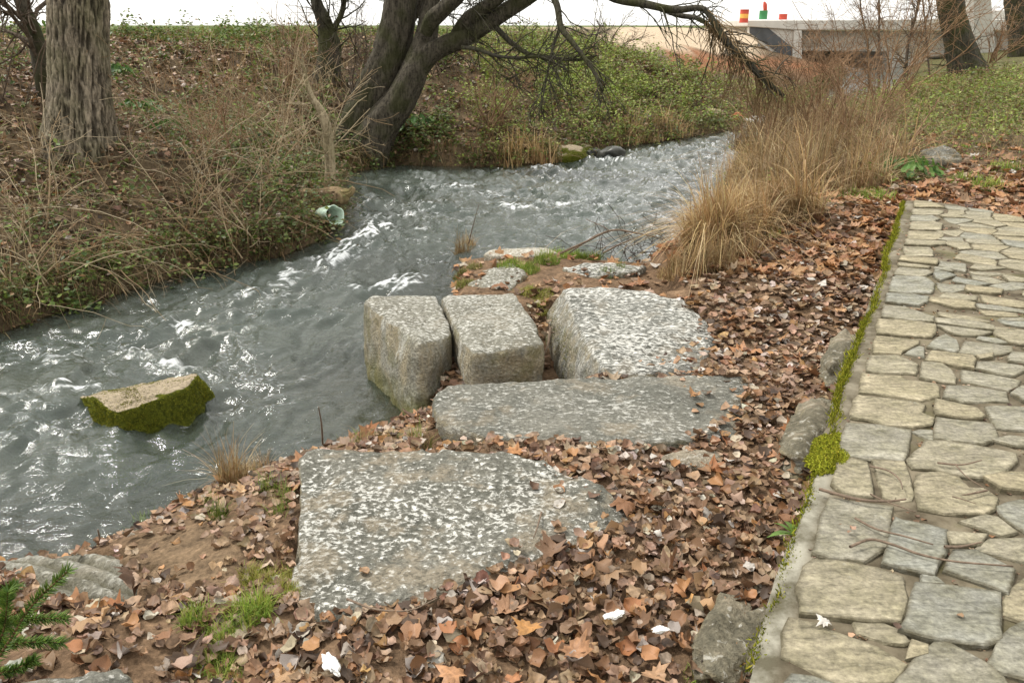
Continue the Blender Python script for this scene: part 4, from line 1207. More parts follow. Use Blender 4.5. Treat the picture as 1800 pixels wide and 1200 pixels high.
def ell(q, lst):
    m = np.zeros(len(q))
    for (cx, cy, rx, ry, am) in lst:
        m = np.maximum(m, am * np.exp(-(((q[:, 0] - cx) / rx) ** 2 + ((q[:, 1] - cy) / ry) ** 2)))
    return m
GREEN_L = [(100, 420, 130, 60, .6), (240, 400, 90, 60, .55), (60, 330, 80, 40, .6), (330, 470, 120, 40, .5), (520, 430, 70, 50, 1.2), (460, 300, 70, 60, .9), (420, 260, 90, 60, .6), (560, 250, 40, 40, .6), (690, 250, 50, 35, 1.1), (740, 230, 60, 40, .9),
           (980, 130, 110, 60, 1.0), (1100, 160, 120, 50, 1.2), (1060, 200, 90, 40, 1.1), (1180, 170, 60, 50, .9), (900, 200, 80, 50, .55), (860, 120, 60, 40, .6), (1200, 215, 40, 20, .6), (950, 70, 80, 20, .7), (1090, 90, 40, 30, 1.0), (300, 60, 200, 10, .5), (430, 70, 60, 14, .7)]
LITTER_L = [(290, 110, 110, 60, 1.2), (120, 330, 200, 120, .7), (330, 420, 260, 70, .8), (40, 180, 80, 80, .8), (1170, 110, 70, 50, .6), (880, 255, 120, 25, .9), (1000, 240, 60, 25, .6)]
DRY_L = [(460, 170, 150, 110, 1.0), (60, 480, 160, 90, .8), (560, 130, 80, 80, .8), (870, 210, 60, 60, .9), (120, 250, 120, 70, .5), (250, 480, 120, 40, .6), (1060, 60, 60, 30, .7)]

# litter on the left bank
x, y, z, d, q = bank_pts(22000, 'L', rv, 8.5, 5.5, 27)
keep = rv.uniform(0, 1, len(x)) < .42 + ell(q, LITTER_L)
keep &= d > .12
x, y, z = x[keep], y[keep], z[keep]
b = Bag()
far = 1 + 0.03 * np.clip(y - 8, 0, 20)
leaf_bag(b, OVS, x, y, z + rv.uniform(.0, .05, len(x)), rv.uniform(.05, .095, len(x)) * far, rv, pick_cols(len(x), DRYCOL, DRYW, rv, .2), .5)
bank_litter = b.build('bank_litter', LEAFY); tag(bank_litter, 'brown fallen leaves strewn over the left bank', 'leaf litter', kind='stuff')

# dead grass and weed stems, both banks
b = Bag()
STRAW = np.array([(.42, .31, .155), (.34, .235, .11), (.27, .175, .085), (.50, .39, .22), (.19, .125, .06), (.33, .19, .09)])
SW = np.array([.2, .22, .2, .1, .18, .1])
x, y, z, d, q = bank_pts(36000, 'L', rv, 8.5, 5.5, 28)
keep = rv.uniform(0, 1, len(x)) < .16 + .6 * ell(q, DRY_L) + .6 * np.exp(-d / .4)
x, y, z, d = x[keep], y[keep], z[keep], d[keep]
n = len(x)
h_ = rv.uniform(.12, .55, n) * rv.uniform(.5, 1.2, n) * (.8 + .5 * ell(q[keep], DRY_L))
V, F, c_ = blades(np.column_stack([x, y, z - .02]), rv, h_, rv.uniform(.0024, .0052, n) * (1 + .05 * np.clip(y - 8, 0, 20)), pick_cols(n, STRAW, SW, rv, .2), .75, 5, .55); b.add(V, F, c_)
x, y, z, d, q = bank_pts(13000, 'R', rv, 12, 8.2, 30, (0, 20))
keep = rv.uniform(0, 1, len(x)) < .25 + ell(q, [(1480, 270, 190, 90, .9), (1330, 330, 110, 100, 1), (1400, 180, 140, 60, .8), (1560, 240, 90, 60, .5)])
keep &= ~((q[:, 0] > 1480) & (q[:, 1] > 300))
keep &= ~((q[:, 0] > 1280) & (q[:, 1] > 395))
x, y, z, d = x[keep], y[keep], z[keep], d[keep]; n = len(x)
V, F, c_ = blades(np.column_stack([x, y, z - .02]), rv, rv.uniform(.12, .8, n), rv.uniform(.002, .0045, n) * (1 + .05 * np.clip(y - 8, 0, 20)), pick_cols(n, STRAW, SW, rv, .28), 1.0, 5, .6); b.add(V, F, c_)
# shaggy fringe hanging over the left waterline
def fringe(n, rg):
    L_ = np.array(LEFT[3:24]); sg = np.linalg.norm(np.diff(L_, axis=0), axis=1); wt = sg * np.where(np.arange(len(sg)) < 10, 3.0, 1.0); k = rg.choice(len(sg), n, p=wt / wt.sum()); f = rg.uniform(0, 1, n)[:, None]
    p_ = L_[k] * (1 - f) + L_[k + 1] * f; tg = (L_[k + 1] - L_[k]) / sg[k][:, None]; nw = np.column_stack([tg[:, 1], -tg[:, 0]])
    p_ = p_ - nw * rg.uniform(.02, .42, n)[:, None]
    return p_[:, 0], p_[:, 1], H(p_[:, 0], p_[:, 1]), nw
x, y, z, nw = fringe(7500, rv); n = len(x)
V, F, c_ = blades(np.column_stack([x, y, z]), rv, rv.uniform(.15, .5, n), rv.uniform(.0025, .005, n) * (1 + .04 * np.clip(y - 8, 0, 20)), pick_cols(n, np.concatenate([STRAW * .85, [(.12, .15, .04)]]), np.append(SW * .7, .3), rv, .25), .5, 5, .95, nw * rv.uniform(.2, 1.0, (n, 1))); b.add(V, F, c_)
dead_grass = b.build('dead_grass', GRASSM); tag(dead_grass, 'dead brown grass and weed stalks covering both banks', 'dead grass', kind='stuff')

# brambles: low arching stems that carry small green leaves
def bramble(bag, sbag, x, y, z, rg, tall, pal, leafs=(24, .054)):
    n = len(x)
    if n == 0: return
    dirs = np.column_stack([rg.normal(0, .7, n), rg.normal(-.15, .6, n), np.full(n, .8)])
    C = grow(np.column_stack([x, y, z]), dirs, tall, rg, 7, .3, -.14)
    pc = .5 + .5 * np.clip(1.6 * fbm(x * .9, y * .9, 0, 3, 66), -1, 1)
    C[:, :, 2] = np.maximum(C[:, :, 2], z[:, None] + .03)
    sbag.add(*multi_tube(C[:, ::2], np.full((n, 4), .003) * np.linspace(1.3, .5, 4)[None], 3), np.array([.13, .085, .045]))
    per, sz = leafs
    pi = np.repeat(np.arange(n), per); t = rg.uniform(.1, 1, len(pi)) * 6; i = np.minimum(t.astype(int), 5); f = (t - i)[:, None]
    p = C[pi, i] * (1 - f) + C[pi, i + 1] * f + rg.normal(0, .055, (len(pi), 3))
    m = len(p)
    tone = np.repeat(rg.uniform(.7, 1.25, n), per)
    cols = pal[rg.integers(0, len(pal), m)] * (tone * rg.uniform(.7, 1.25, m))[:, None]
    brn = rg.uniform(0, 1, m) < np.repeat(.04 + .26 * pc, per)
    cols[brn] = np.array([.27, .17, .085]) * rg.uniform(.5, 1.4, (brn.sum(), 1))
    cols = cols * np.repeat(.78 + .4 * (1 - pc), per)[:, None]
    farf = 1 + .05 * np.clip(p[:, 1] - 8, 0, 20)
    R = rotmats(rg.uniform(0, 6.28, m), np.abs(rg.normal(.35, .45, m)), rg.uniform(0, 6.28, m)) * (rg.uniform(.6, 1.3, m) * sz * farf)[:, None, None]
    tv = np.array([(0, -.5, 0), (.34, -.05, .10), (0, .55, -.05), (-.34, -.05, .10)]); tf = np.array([(0, 1, 2), (0, 2, 3)])
    V, F = stamp(tv, tf, p, R); bag.add(V, F, np.repeat(cols, 4, 0))
GPAL = np.array([(.12, .19, .035), (.16, .225, .04), (.09, .15, .034), (.20, .25, .055), (.15, .17, .05)])
GBRIGHT = np.array([(.23, .31, .045), (.28, .35, .06), (.17, .25, .04), (.32, .35, .09), (.20, .23, .06)])
lb, sb = Bag(), Bag()
x, y, z, d, q = bank_pts(11000, 'L', rv, 8, 5.5, 28)
g = ell(q, GREEN_L); keep = rv.uniform(0, 1, len(x)) < .10 + np.where(q[:, 0] < 800, .95, .6) * g + .5 * np.exp(-d / .35)
nr = keep & (q[:, 0] < 800); fr_ = keep & (q[:, 0] >= 800)
bramble(lb, sb, x[nr], y[nr], z[nr], rv, rv.uniform(.25, .7, nr.sum()), GPAL)
bramble(lb, sb, x[fr_], y[fr_], z[fr_], rv, rv.uniform(.3, .9, fr_.sum()), GBRIGHT, (26, .042))
x, y, z, nw = fringe(700, rv)
bramble(lb, sb, x, y, z, rv, rv.uniform(.2, .55, len(x)), GPAL * .9)
x, y, z, d, q = bank_pts(4200, 'R', rv, 14, 8.6, 30, (0, 20))
g = ell(q, [(1700, 200, 120, 70, 1.1), (1600, 220, 70, 50, .7), (1780, 230, 60, 90, 1.1), (1500, 200, 60, 30, .4), (1730, 150, 100, 30, 1.0), (1330, 130, 60, 20, .6), (1440, 150, 60, 20, .4)])
keep = (rv.uniform(0, 1, len(x)) < .05 + .8 * g) & ~((q[:, 0] > 1590) & (q[:, 1] > 285))
bramble(lb, sb, x[keep], y[keep], z[keep], rv, rv.uniform(.25, .7, keep.sum()), GBRIGHT, (24, .042))
undergrowth = lb.build('undergrowth', GREENLEAF); tag(undergrowth, 'low green brambles and weeds spreading over both banks', 'undergrowth', kind='stuff')
bst = sb.build('bramble_stems', DRYSTEM); tag(bst, 'thin arching bramble stems in the green undergrowth', 'undergrowth', kind='stuff')

# long pale canes lying over the left bank
ncane = 170
cx_ = rv.uniform(-30, 560, ncane); cy_ = rv.uniform(180, 540, ncane)
ok = cy_ < 560 - .25 * cx_
pts = np.array([Tr(a, c2) for a, c2 in zip(cx_[ok], cy_[ok])])
n = len(pts)
dirs = np.column_stack([rv.normal(.2, 1.0, n), rv.normal(-.3, .5, n), rv.uniform(.05, .9, n)])
C = grow(pts, dirs, rv.uniform(.5, 1.9, n), rv, 9, .2, -.10)
hz = H(C[..., 0].ravel(), C[..., 1].ravel()).reshape(n, 9)
C[..., 2] = np.maximum(C[..., 2], np.maximum(hz, .02) + .04)
CANE = np.array([(.34, .27, .17), (.40, .33, .22), (.26, .18, .10), (.30, .20, .11)])
b = Bag(); R = rv.uniform(.0035, .0075, n)[:, None] * np.linspace(1.1, .4, 9)[None]
b.add(*multi_tube(C, R, 4), np.repeat(CANE[rv.integers(0, 4, n)], 36, 0))
C2, R2 = twigs(C, R, 4, .4, rv, 1., 5, .3, -.03, .7); b.add(*multi_tube(C2, np.maximum(R2, .0016), 3), np.array([.30, .23, .14]))
canes = b.build('dead_canes', DRYSTEM); tag(canes, 'tangle of long pale dead canes arching over the left bank', 'dead canes', kind='stuff')

# ------------------------------------------------------------------ bare shrubs, each one a thing
def shrub(px_, py_, hgt_, spread, ns, n2, n3, seed, label, pal, name='bare_shrub', droop=0.0, r0=.0095, group=None):
    rg = np.random.default_rng(seed)
    base = Tr(px_, py_)
    e = empty(name, base, label, 'shrub', group)
    st = base + np.column_stack([rg.normal(0, .14, ns), rg.normal(0, .12, ns), np.full(ns, -.05)])
    dirs = np.column_stack([rg.normal(0, spread, ns), rg.normal(0, spread, ns), np.ones(ns)])
    C = grow(st, dirs, hgt_ * rg.uniform(.6, 1.15, ns), rg, 8, .2, droop)
    R = r0 * rg.uniform(.7, 1.4, ns)[:, None] * np.linspace(1, .35, 8)[None]
    far_ = 1 + .04 * max(0, base[1] - 9)
    C2, R2 = twigs(C, R, max(3, int(n2 * .75)), hgt_ * .42, rg, 1.0, 6, .28, droop, .65)
    C3, R3 = twigs(C2, R2, max(2, n3 - 2), hgt_ * .18, rg, 1.0, 5, .3, droop, .7)
    b1 = Bag(); b1.add(*multi_tube(C, R * far_, 4), np.repeat(pal[rg.integers(0, len(pal), ns)], 32, 0)); tag(b1.build('stems', DRYSTEM, e), kind='stuff')
    b2 = Bag(); b2.add(*multi_tube(C2, np.maximum(R2, .0032) * far_, 3), np.repeat(pal[rg.integers(0, len(pal), len(C2))], 18, 0))
    b2.add(*multi_tube(C3, np.maximum(R3, .0022) * far_, 3), np.repeat(pal[rg.integers(0, len(pal), len(C3))], 15, 0)); tag(b2.build('twigs', DRYSTEM, e), kind='stuff')
    return e
PALE = np.array([(.40, .31, .19), (.33, .24, .14), (.46, .37, .24), (.27, .185, .10)])
RUST = np.array([(.22, .13, .07), (.29, .175, .095), (.17, .10, .055), (.34, .22, .13)])
DARKT = np.array([(.09, .065, .045), (.13, .095, .065), (.07, .05, .035)])
for a in [(455, 330, 2.1, .45, 12, 9, 6, 101, 'largest bare shrub with tangled pale twigs in the middle of the left bank', PALE),
          (535, 300, 2.2, .42, 10, 9, 6, 102, 'bare pale shrub crowding the bent sapling left of the willow', PALE),
          (390, 300, 1.5, .5, 9, 8, 6, 103, 'rusty bare shrub between the poplar and the largest pale shrub', RUST),
          (330, 400, 1.2, .6, 7, 7, 5, 104, 'thin spreading bare shrub low on the left bank above the rapid', PALE),
          (440, 440, 1.3, .6, 8, 7, 5, 105, 'bare shrub leaning over the water below the largest shrub', PALE),
          (60, 400, 1.2, .8, 8, 7, 5, 106, 'loose bare shrub at the left edge below the slim tree', PALE),
          (40, 500, 1.0, .9, 9, 7, 5, 107, 'sprawling pale bare shrub by the water in the left corner of the bank', PALE),
          (620, 230, 2.0, .4, 9, 8, 6, 108, 'dark bare shrub pressed against the foot of the willow', DARKT),
          (500, 150, 1.9, .4, 8, 8, 6, 109, 'brown bare shrub on the bank top left of the crooked tree', RUST),
          (640, 120, 1.8, .4, 7, 8, 6, 110, 'dark bare shrub between the crooked tree and the willow', DARKT),
          (20, 190, 2.6, .4, 8, 7, 5, 111, 'tall dark bare shrub at the left edge behind the slim tree', DARKT),
          (865, 235, 1.5, .3, 10, 8, 6, 112, 'brown bare shrub hanging on the far bank right of the willow', RUST),
          (1065, 88, 1.7, .5, 10, 8, 6, 113, 'dark brown bare shrub on the crest of the far green bank', DARKT),
          (770, 130, 1.7, .5, 8, 8, 6, 114, 'bare shrub behind the willow fork on the bank top', DARKT)]:
    shrub(*a, group='bare shrubs on the left bank')
for a in [(1360, 262, 1.3, .45, 12, 9, 6, 121, 'rust-brown bare shrub standing over the far water right of the stream', RUST),
          (1430, 250, 1.7, .45, 15, 12, 7, 122, 'dense rusty shrub behind the straw-coloured grass clump', RUST),
          (1500, 265, 1.5, .5, 14, 12, 7, 123, 'rusty shrub left of the green undergrowth on the right bank', RUST),
          (1400, 170, 2.0, .5, 13, 11, 7, 124, 'brown shrub below the bridge on the right bank', RUST),
          (1480, 160, 3.2, .35, 13, 12, 7, 125, 'tall brown shrub in front of the bridge opening', RUST),
          (1560, 180, 4.0, .3, 14, 13, 7, 126, 'tall brown shrub among the saplings in front of the bridge', RUST),
          (1600, 130, 4.2, .3, 13, 13, 7, 127, 'pale bare shrub left of the mossy trunk', PALE),
          (1740, 110, 2.8, .5, 12, 9, 6, 128, 'brown shrub between the mossy trunk and the right edge', RUST),
          (1560, 290, .9, .6, 8, 7, 5, 129, 'low brown shrub at the left end of the green undergrowth', RUST),
          (1320, 215, 1.1, .5, 9, 8, 5, 130, 'brown shrub at the far bend where the stream disappears', RUST)]:
    shrub(*a, group='bare shrubs on the right bank')

# ------------------------------------------------------------------ grass clumps and tufts
def tuft(name, spots, label, pal, hgt_, wid, cat='grass', lean=.5, droop=.4, K=5, seed=0, mat=None, group=None, dirs=None):
    """spots: (px, py, radius in m, count)"""
    rg = np.random.default_rng(seed)
    b = Bag()
    for (px_, py_, r_, n_) in spots:
        n_ = int(n_ * 1.35)
        c0 = Tr(px_, py_) if not isinstance(px_, np.ndarray) else px_
        a = rg.uniform(0, 6.283, n_); rr = r_ * np.sqrt(rg.uniform(0, 1, n_))
        bx = c0[0] + rr * np.cos(a); by = c0[1] + rr * np.sin(a)
        bz = np.maximum(H(bx, by), c0[2] - .06) - .01
        pn = fbm(bx * 3.1, by * 3.1, 0, 3, 90 + seed)
        h = hgt_ * rg.uniform(.4, 1.25, n_) * (1.1 - .5 * rr / r_) * np.clip(1 + .55 * pn, .35, 1.6)
        V, F, c_ = blades(np.column_stack([bx, by, bz]), rg, h, wid * 1.25 * rg.uniform(.6, 1.2, n_), pick_cols(n_, pal, np.full(len(pal), 1 / len(pal)), rg, .15) * np.clip(1 + .45 * fbm(bx * 2.3, by * 2.3, 0, 3, 70 + seed), .5, 1.5)[:, None], lean, K, droop, dirs)
        b.add(V, F, c_)
    o = b.build(name, mat or GRASSM)
    return tag(o, label, cat, group)
STRAWP = np.array([(.50, .36, .18), (.42, .29, .135), (.34, .22, .10), (.56, .43, .24), (.26, .16, .075)])
FRESH = np.array([(.20, .29, .04), (.26, .32, .055), (.15, .24, .035), (.32, .33, .085)])
YELL = np.array([(.33, .34, .05), (.27, .31, .045), (.38, .35, .09), (.40, .33, .14)])
tuft('grass_clump', [(1240, 440, .2, 600), (1262, 420, .28, 800), (1310, 410, .3, 800), (1350, 390, .3, 800), (1285, 395, .3, 800), (1390, 385, .3, 600), (1335, 360, .35, 700)], 'big straw-coloured grass clump drooping over the water on the right bank', STRAWP, .66, .0055, lean=.65, droop=.75, K=6, seed=1, dirs=np.array([-.22, -.25]))
tuft('grass_clump', [(1180, 478, .12, 220), (1215, 480, .16, 260), (1260, 470, .18, 260), (1310, 445, .18, 240)], 'thin straw grass at the foot of the big drooping clump', STRAWP, .42, .003, lean=.6, seed=2)
tuft('grass_clump', [(1390, 340, .5, 650), (1440, 320, .5, 600), (1340, 310, .5, 600), (1490, 330, .45, 450), (1400, 280, .6, 550), (1480, 280, .6, 450), (1330, 260, .5, 450), (1540, 300, .4, 250), (1450, 230, .7, 400), (1370, 225, .7, 400)], 'dead brown grass behind the big drooping clump', STRAWP * .75, .85, .0055, lean=1.0, droop=.6, seed=3)
tuft('reed_clump', [(925, 284, .35, 120), (955, 280, .35, 130), (895, 288, .25, 50)], 'pale dry reeds at the far waterline left of the mossy rocks', STRAWP * 1.25, .55, .008, lean=.8, droop=.5, seed=4)
tuft('reed_clump', [(1130, 245, .5, 120), (1180, 236, .5, 110), (1090, 252, .4, 60)], 'dry brown reeds along the far waterline under the green bank', STRAWP, .6, .008, lean=.7, droop=.5, seed=5)
tuft('grass_tuft', [(470, 1020, .10, 900), (495, 1045, .07, 500), (440, 1018, .05, 200)], 'yellow-green grass tuft against the left side of the broad slab', YELL, .07, .0017, lean=.6, seed=6, group='green grass tufts')
tuft('grass_tuft', [(345, 1095, .06, 260), (430, 1090, .07, 260), (455, 1075, .05, 140), (390, 1125, .06, 170), (380, 1170, .06, 260), (395, 1195, .06, 200)], 'ragged green grass patch among leaves below the fluted slab', FRESH, .10, .002, lean=.6, seed=7, group='green grass tufts')
tuft('grass_tuft', [(1112, 780, .10, 520)], 'small green tuft at the front edge of the long slab', FRESH, .15, .002, lean=.5, seed=8, group='green grass tufts')
tuft('grass_tuft', [(985, 447, .12, 600), (1010, 452, .14, 600), (960, 463, .13, 420), (900, 470, .14, 520), (925, 475, .13, 400), (1040, 455, .1, 260)], 'bright green grass on the platform behind the white block', FRESH, .14, .0028, lean=.6, seed=9, group='green grass tufts')
tuft('grass_tuft', [(1070, 485, .10, 300), (1090, 482, .09, 240)], 'dark green tuft in front of the flat pale slab', FRESH * .75, .13, .0028, lean=.6, seed=10, group='green grass tufts')
tuft('grass_tuft', [(930, 515, .10, 300), (955, 520, .10, 320), (950, 540, .07, 190), (970, 510, .07, 160)], 'mossy green tuft squeezed between the square block and the white block', YELL * .85, .10, .0025, lean=.7, seed=11, group='green grass tufts')
tuft('grass_tuft', [(1110, 650, .08, 160), (1150, 650, .09, 140), (1190, 648, .08, 100)], 'thin yellowish moss and grass along the near edge of the white block', YELL * .8, .04, .002, lean=.7, seed=12, group='green grass tufts')
tuft('grass_tuft', [(735, 768, .08, 160), (690, 772, .07, 140), (640, 776, .09, 150), (600, 780, .08, 90)], 'short green and straw grass at the water edge below the wedge-cornered block', np.concatenate([FRESH, STRAWP]), .11, .002, lean=.7, seed=13)['kind'] = 'stuff'
tuft('grass_tuft', [(430, 835, .10, 300), (412, 850, .08, 200), (455, 822, .08, 200)], 'dry straw grass sprouting at the bend of the near shore', STRAWP * 1.15, .30, .0022, lean=.6, seed=14, group='dry grass tufts')
tuft('grass_tuft', [(245, 915, .06, 110), (265, 900, .06, 100), (300, 885, .06, 80), (385, 915, .05, 80), (370, 880, .06, 60), (470, 860, .06, 70), (500, 880, .05, 60), (490, 905, .05, 60)], 'scattered green blades along the near soil shore', FRESH, .12, .0017, lean=.6, seed=15)['kind'] = 'stuff'
tuft('grass_tuft', [(1240, 1195, .08, 160), (1280, 1185, .06, 80)], 'green blades at the bottom edge beside the footing rocks', FRESH, .06, .002, lean=.7, seed=16, group='green grass tufts')
tuft('grass_tuft', [(820, 500, .1, 330), (810, 480, .08, 180), (835, 470, .08, 150)], 'hanging green moss on the platform corner above the rapid', YELL * .75, .08, .0028, lean=.9, seed=17, group='green grass tufts')
tuft('grass_tuft', [(812, 445, .1, 170), (825, 430, .1, 120)], 'dry reddish stalks at the far left corner of the platform', STRAWP, .3, .0028, lean=.5, seed=18, group='dry grass tufts')
tuft('weed_patch', [(1540, 352, .22, 160), (1500, 345, .2, 140), (1450, 360, .2, 90), (1740, 330, .2, 180), (1690, 320, .2, 160), (1780, 300, .3, 240), (1350, 418, .12, 80)], 'short green weeds among leaves around the far end of the path', FRESH, .12, .005, lean=.8, seed=19, cat='weeds')['kind'] = 'stuff'
tuft('grass_tuft', [(750, 55, 1.6, 900), (480, 62, 2.0, 900), (300, 62, 2.0, 800), (620, 58, 1.6, 700), (900, 52, 1.6, 500)], 'green field edge grass along the top of the left bank', FRESH * .8, .22, .006, lean=.6, seed=20, cat='field grass')['kind'] = 'stuff'

# broad-leaved arum plants
def arum(px_, py_, n_, sz, label, seed, pal, spread=.18):
    rg = np.random.default_rng(seed); c0 = Tr(px_, py_)
    e = empty('leafy_plant', c0, label, 'plant', 'broad-leaved green plants')
    tv, tf = leaf_ovate(.7, .35, .21, seed)
    a = rg.uniform(0, 6.28, n_); rr = spread * np.sqrt(rg.uniform(.05, 1, n_))
    tip = c0 + np.column_stack([rr * np.cos(a), rr * np.sin(a), rg.uniform(.5, 1.3, n_) * sz * .9])
    R = rotmats(a - 1.57, rg.uniform(.2, .9, n_), a + 1.57) * (sz * rg.uniform(.7, 1.3, n_))[:, None, None]
    for k in range(n_):
        V, F = stamp(tv, tf, tip[k:k + 1], R[k:k + 1])
        mk('leaf', V, F, GREENLEAF, e, np.tile(pal[rg.integers(0, len(pal))] * rg.uniform(.8, 1.2), (len(V), 1)))
    b = Bag(); t = np.linspace(0, 1, 4)[None, :, None]
    b.add(*multi_tube(c0[None, None] * (1 - t) + tip[:, None] * t - np.array([0, 0, .02]), np.full((n_, 4), .004), 3), np.array([.10, .15, .04])); tag(b.build('stalks', DRYSTEM, e), kind='stuff')
ARUM = np.array([(.07, .17, .03), (.10, .21, .04), (.055, .135, .028), (.13, .23, .05)])
arum(212, 140, 22, .17, 'glossy green plant right beside the poplar trunk high on the bank', 1, ARUM, .26)
arum(248, 205, 30, .17, 'larger glossy green plant down the slope right of the poplar trunk', 2, ARUM, .30)
arum(290, 235, 18, .13, 'small dark green plant below the larger glossy one', 3, ARUM, .26)
arum(722, 232, 34, .24, 'dark green leafy plant under the right side of the willow', 4, ARUM, .5)
arum(66, 60, 14, .2, 'green plant on the bank top left of the poplar trunk', 5, ARUM, .3)
arum(1600, 318, 30, .17, 'bright green leafy plant at the far end of the path', 6, ARUM * 1.25, .34)
arum(1570, 300, 22, .15, 'dark green leafy plant left of the pale rock', 7, ARUM, .3)
# rosette weed by the path wall
def rosette(px_, py_, label, seed):
    rg = np.random.default_rng(seed); c0 = Tr(px_, py_) + np.array([0, 0, .05])
    e = empty('rosette_weed', c0, label, 'weed')
    for k in range(12):
        a = k * 2.4 + rg.uniform(-.3, .3); L = rg.uniform(.07, .13)
        C = c0 + np.array([[math.cos(a) * L * t, math.sin(a) * L * t, .02 + .06 * t - .06 * t * t] for t in np.linspace(0, 1, 6)])
        V, F = ribbons(C[None], np.array([[.003, .007, .010, .011, .008, .001]]), np.array([[-math.sin(a), math.cos(a), .15]]))
        mk('leaf', V, F, GREENLEAF, e, np.tile(np.array([.13, .23, .04]) * rg.uniform(.8, 1.2), (len(V), 1)))
rosette(1392, 968, 'green rosette weed at the foot of the path edge', 4)
# conifer sprig
c0 = Tr(25, 1180)
spr = empty('conifer_sprig', c0, 'green conifer twigs poking into the bottom left corner', 'conifer twig')
rg = np.random.default_rng(9)
sy = c0[1] - .15
for (pl, sd_) in [([(-40, 1210), (20, 1120), (55, 1065), (118, 1004)], 1), ([(-30, 1180), (5, 1110), (14, 1040)], 2), ([(-40, 1120), (30, 1092), (112, 1085)], 3), ([(-40, 1150), (30, 1130), (108, 1128)], 4), ([(-40, 1190), (20, 1178), (60, 1160)], 5), ([(-50, 1060), (0, 1050), (25, 1030)], 6)]:
    q_ = resample(pts_at(pl, sy + .04 * (sd_ - 3)), 40)
    b = Bag(); b.add(*multi_tube(q_[None], np.linspace(.005, .002, 40)[None], 5), np.array([.16, .10, .045])); st_ = b.build('twig', DRYSTEM, spr)
    n_ = 420; k = rg.integers(4, 40, n_); tg = (q_[np.minimum(k + 1, 39)] - q_[np.maximum(k - 1, 0)]); tg /= np.linalg.norm(tg, axis=1, keepdims=True)
    side = rg.normal(0, 1, (n_, 3)); side -= tg * (side * tg).sum(1, keepdims=True); side /= np.linalg.norm(side, axis=1, keepdims=True)
    dv = tg * .75 + side * .75
    L = rg.uniform(.024, .036, n_)[:, None, None]
    C = q_[k][:, None] + dv[:, None] * L * np.linspace(0, 1, 3)[None, :, None]
    b = Bag(); b.add(*multi_tube(C, np.tile([.0018, .0018, .0006], (n_, 1)), 3), np.repeat(pick_cols(n_, np.array([(.15, .26, .04), (.21, .32, .05), (.10, .20, .035)]), np.ones(3) / 3, rg), 9, 0)); tag(b.build('needles', GREENLEAF, spr), kind='stuff')
# ------------------------------------------------------------------ moss
def moss_fuzz(name, me_src, n, label, parent, pal, rg, sel, L=.012):
    me_src.calc_loop_triangles()
    t = np.empty(len(me_src.loop_triangles) * 3, np.int32); me_src.loop_triangles.foreach_get('vertices', t); t = t.reshape(-1, 3)
    V, N = get_vn(me_src)
    c = V[t].mean(1); nn_ = N[t].mean(1)
    w = sel(c, nn_) * np.linalg.norm(np.cross(V[t[:, 1]] - V[t[:, 0]], V[t[:, 2]] - V[t[:, 0]]), axis=1)
    k = rg.choice(len(t), n, p=w / w.sum())
    bc = rg.dirichlet((1, 1, 1), n)
    p = (V[t[k]] * bc[:, :, None]).sum(1)
    d = nn_[k] + rg.normal(0, .5, (n, 3)); d[:, 2] += .2
    d /= np.linalg.norm(d, axis=1, keepdims=True)
    ln = L * rg.uniform(.5, 1.4, n)
    C = p[:, None] + d[:, None] * ln[:, None, None] * np.linspace(0, 1, 3)[None, :, None]
    C[:, 2, 2] -= ln * .3
    s = rg.normal(0, 1, (n, 3)); s /= np.linalg.norm(s, axis=1, keepdims=True)
    Vv, F = ribbons(C, np.tile([.0024, .0022, .0006], (n, 1)), s)
    cl = np.repeat(pick_cols(n, pal, np.ones(len(pal)) / len(pal), rg, .25), 6, 0)
    o = mk(name, Vv, F, MOSSM, parent, cl)
    if parent is None: tag(o, label, 'moss')
    return o
MPAL = np.array([(.24, .26, .022), (.33, .33, .03), (.15, .17, .018), (.40, .38, .045)])
rg = np.random.default_rng(77)
def sel_f(c, n):
    k = fbm(c[:, 0] * 5, c[:, 1] * 5, c[:, 2] * 5, 3, 4)
    return (c[:, 2] > .03) * np.clip(1.15 - sstep(.70, .84, n[:, 2] - .35 * k), 0, 1) * (.3 + .7 * sstep(-.4, .2, k))
mo = moss_fuzz('moss', bF.data, 9000, '', bF, MPAL * .6, rg, sel_f, .009); mo['kind'] = 'stuff'
def sel_e(c, n): return (n[:, 0] < -.5) * (c[:, 2] < .5) * sstep(.1, .4, fbm(c[:, 1] * 4, c[:, 2] * 4, 0, 3, 14))
mo = moss_fuzz('moss', bE.data, 1600, '', bE, MPAL * .6, rg, sel_e, .007); mo['kind'] = 'stuff'

# a moss cushion and the moss line along the path edge
cx_, cy_ = path_xy(-0.10, 1.28)
cpt = G(1456, 802, .985)
me = bpy.data.meshes.new('moss_cushion'); bm = bmesh.new(); bmesh.ops.create_icosphere(bm, subdivisions=4, radius=1); bm.to_mesh(me); bm.free()
V, N = get_vn(me); V *= (1 + .25 * fbm(V[:, 0] * 2, V[:, 1] * 2, V[:, 2] * 2, 3, 2))[:, None]; V *= np.array([.19, .07, .028])
ca, sa = math.cos(PYAW), math.sin(PYAW); V = np.column_stack([V[:, 0] * ca - V[:, 1] * sa, V[:, 0] * sa + V[:, 1] * ca, V[:, 2]]) + cpt
set_v(me, V)
MOSSB = mat_plain('moss_body', (0.24, 0.26, 0.024), .95, .45, 40, .1, 0, .8)
cu = tag(put('moss_cushion', me, MOSSB), 'bright yellow-green moss cushion on the path edge', 'moss')
mo = moss_fuzz('moss', me, 4200, '', cu, MPAL * .95, rg, lambda c, n: n[:, 2] > -.1, .010); mo['kind'] = 'stuff'
b = Bag()
n_ = 15000
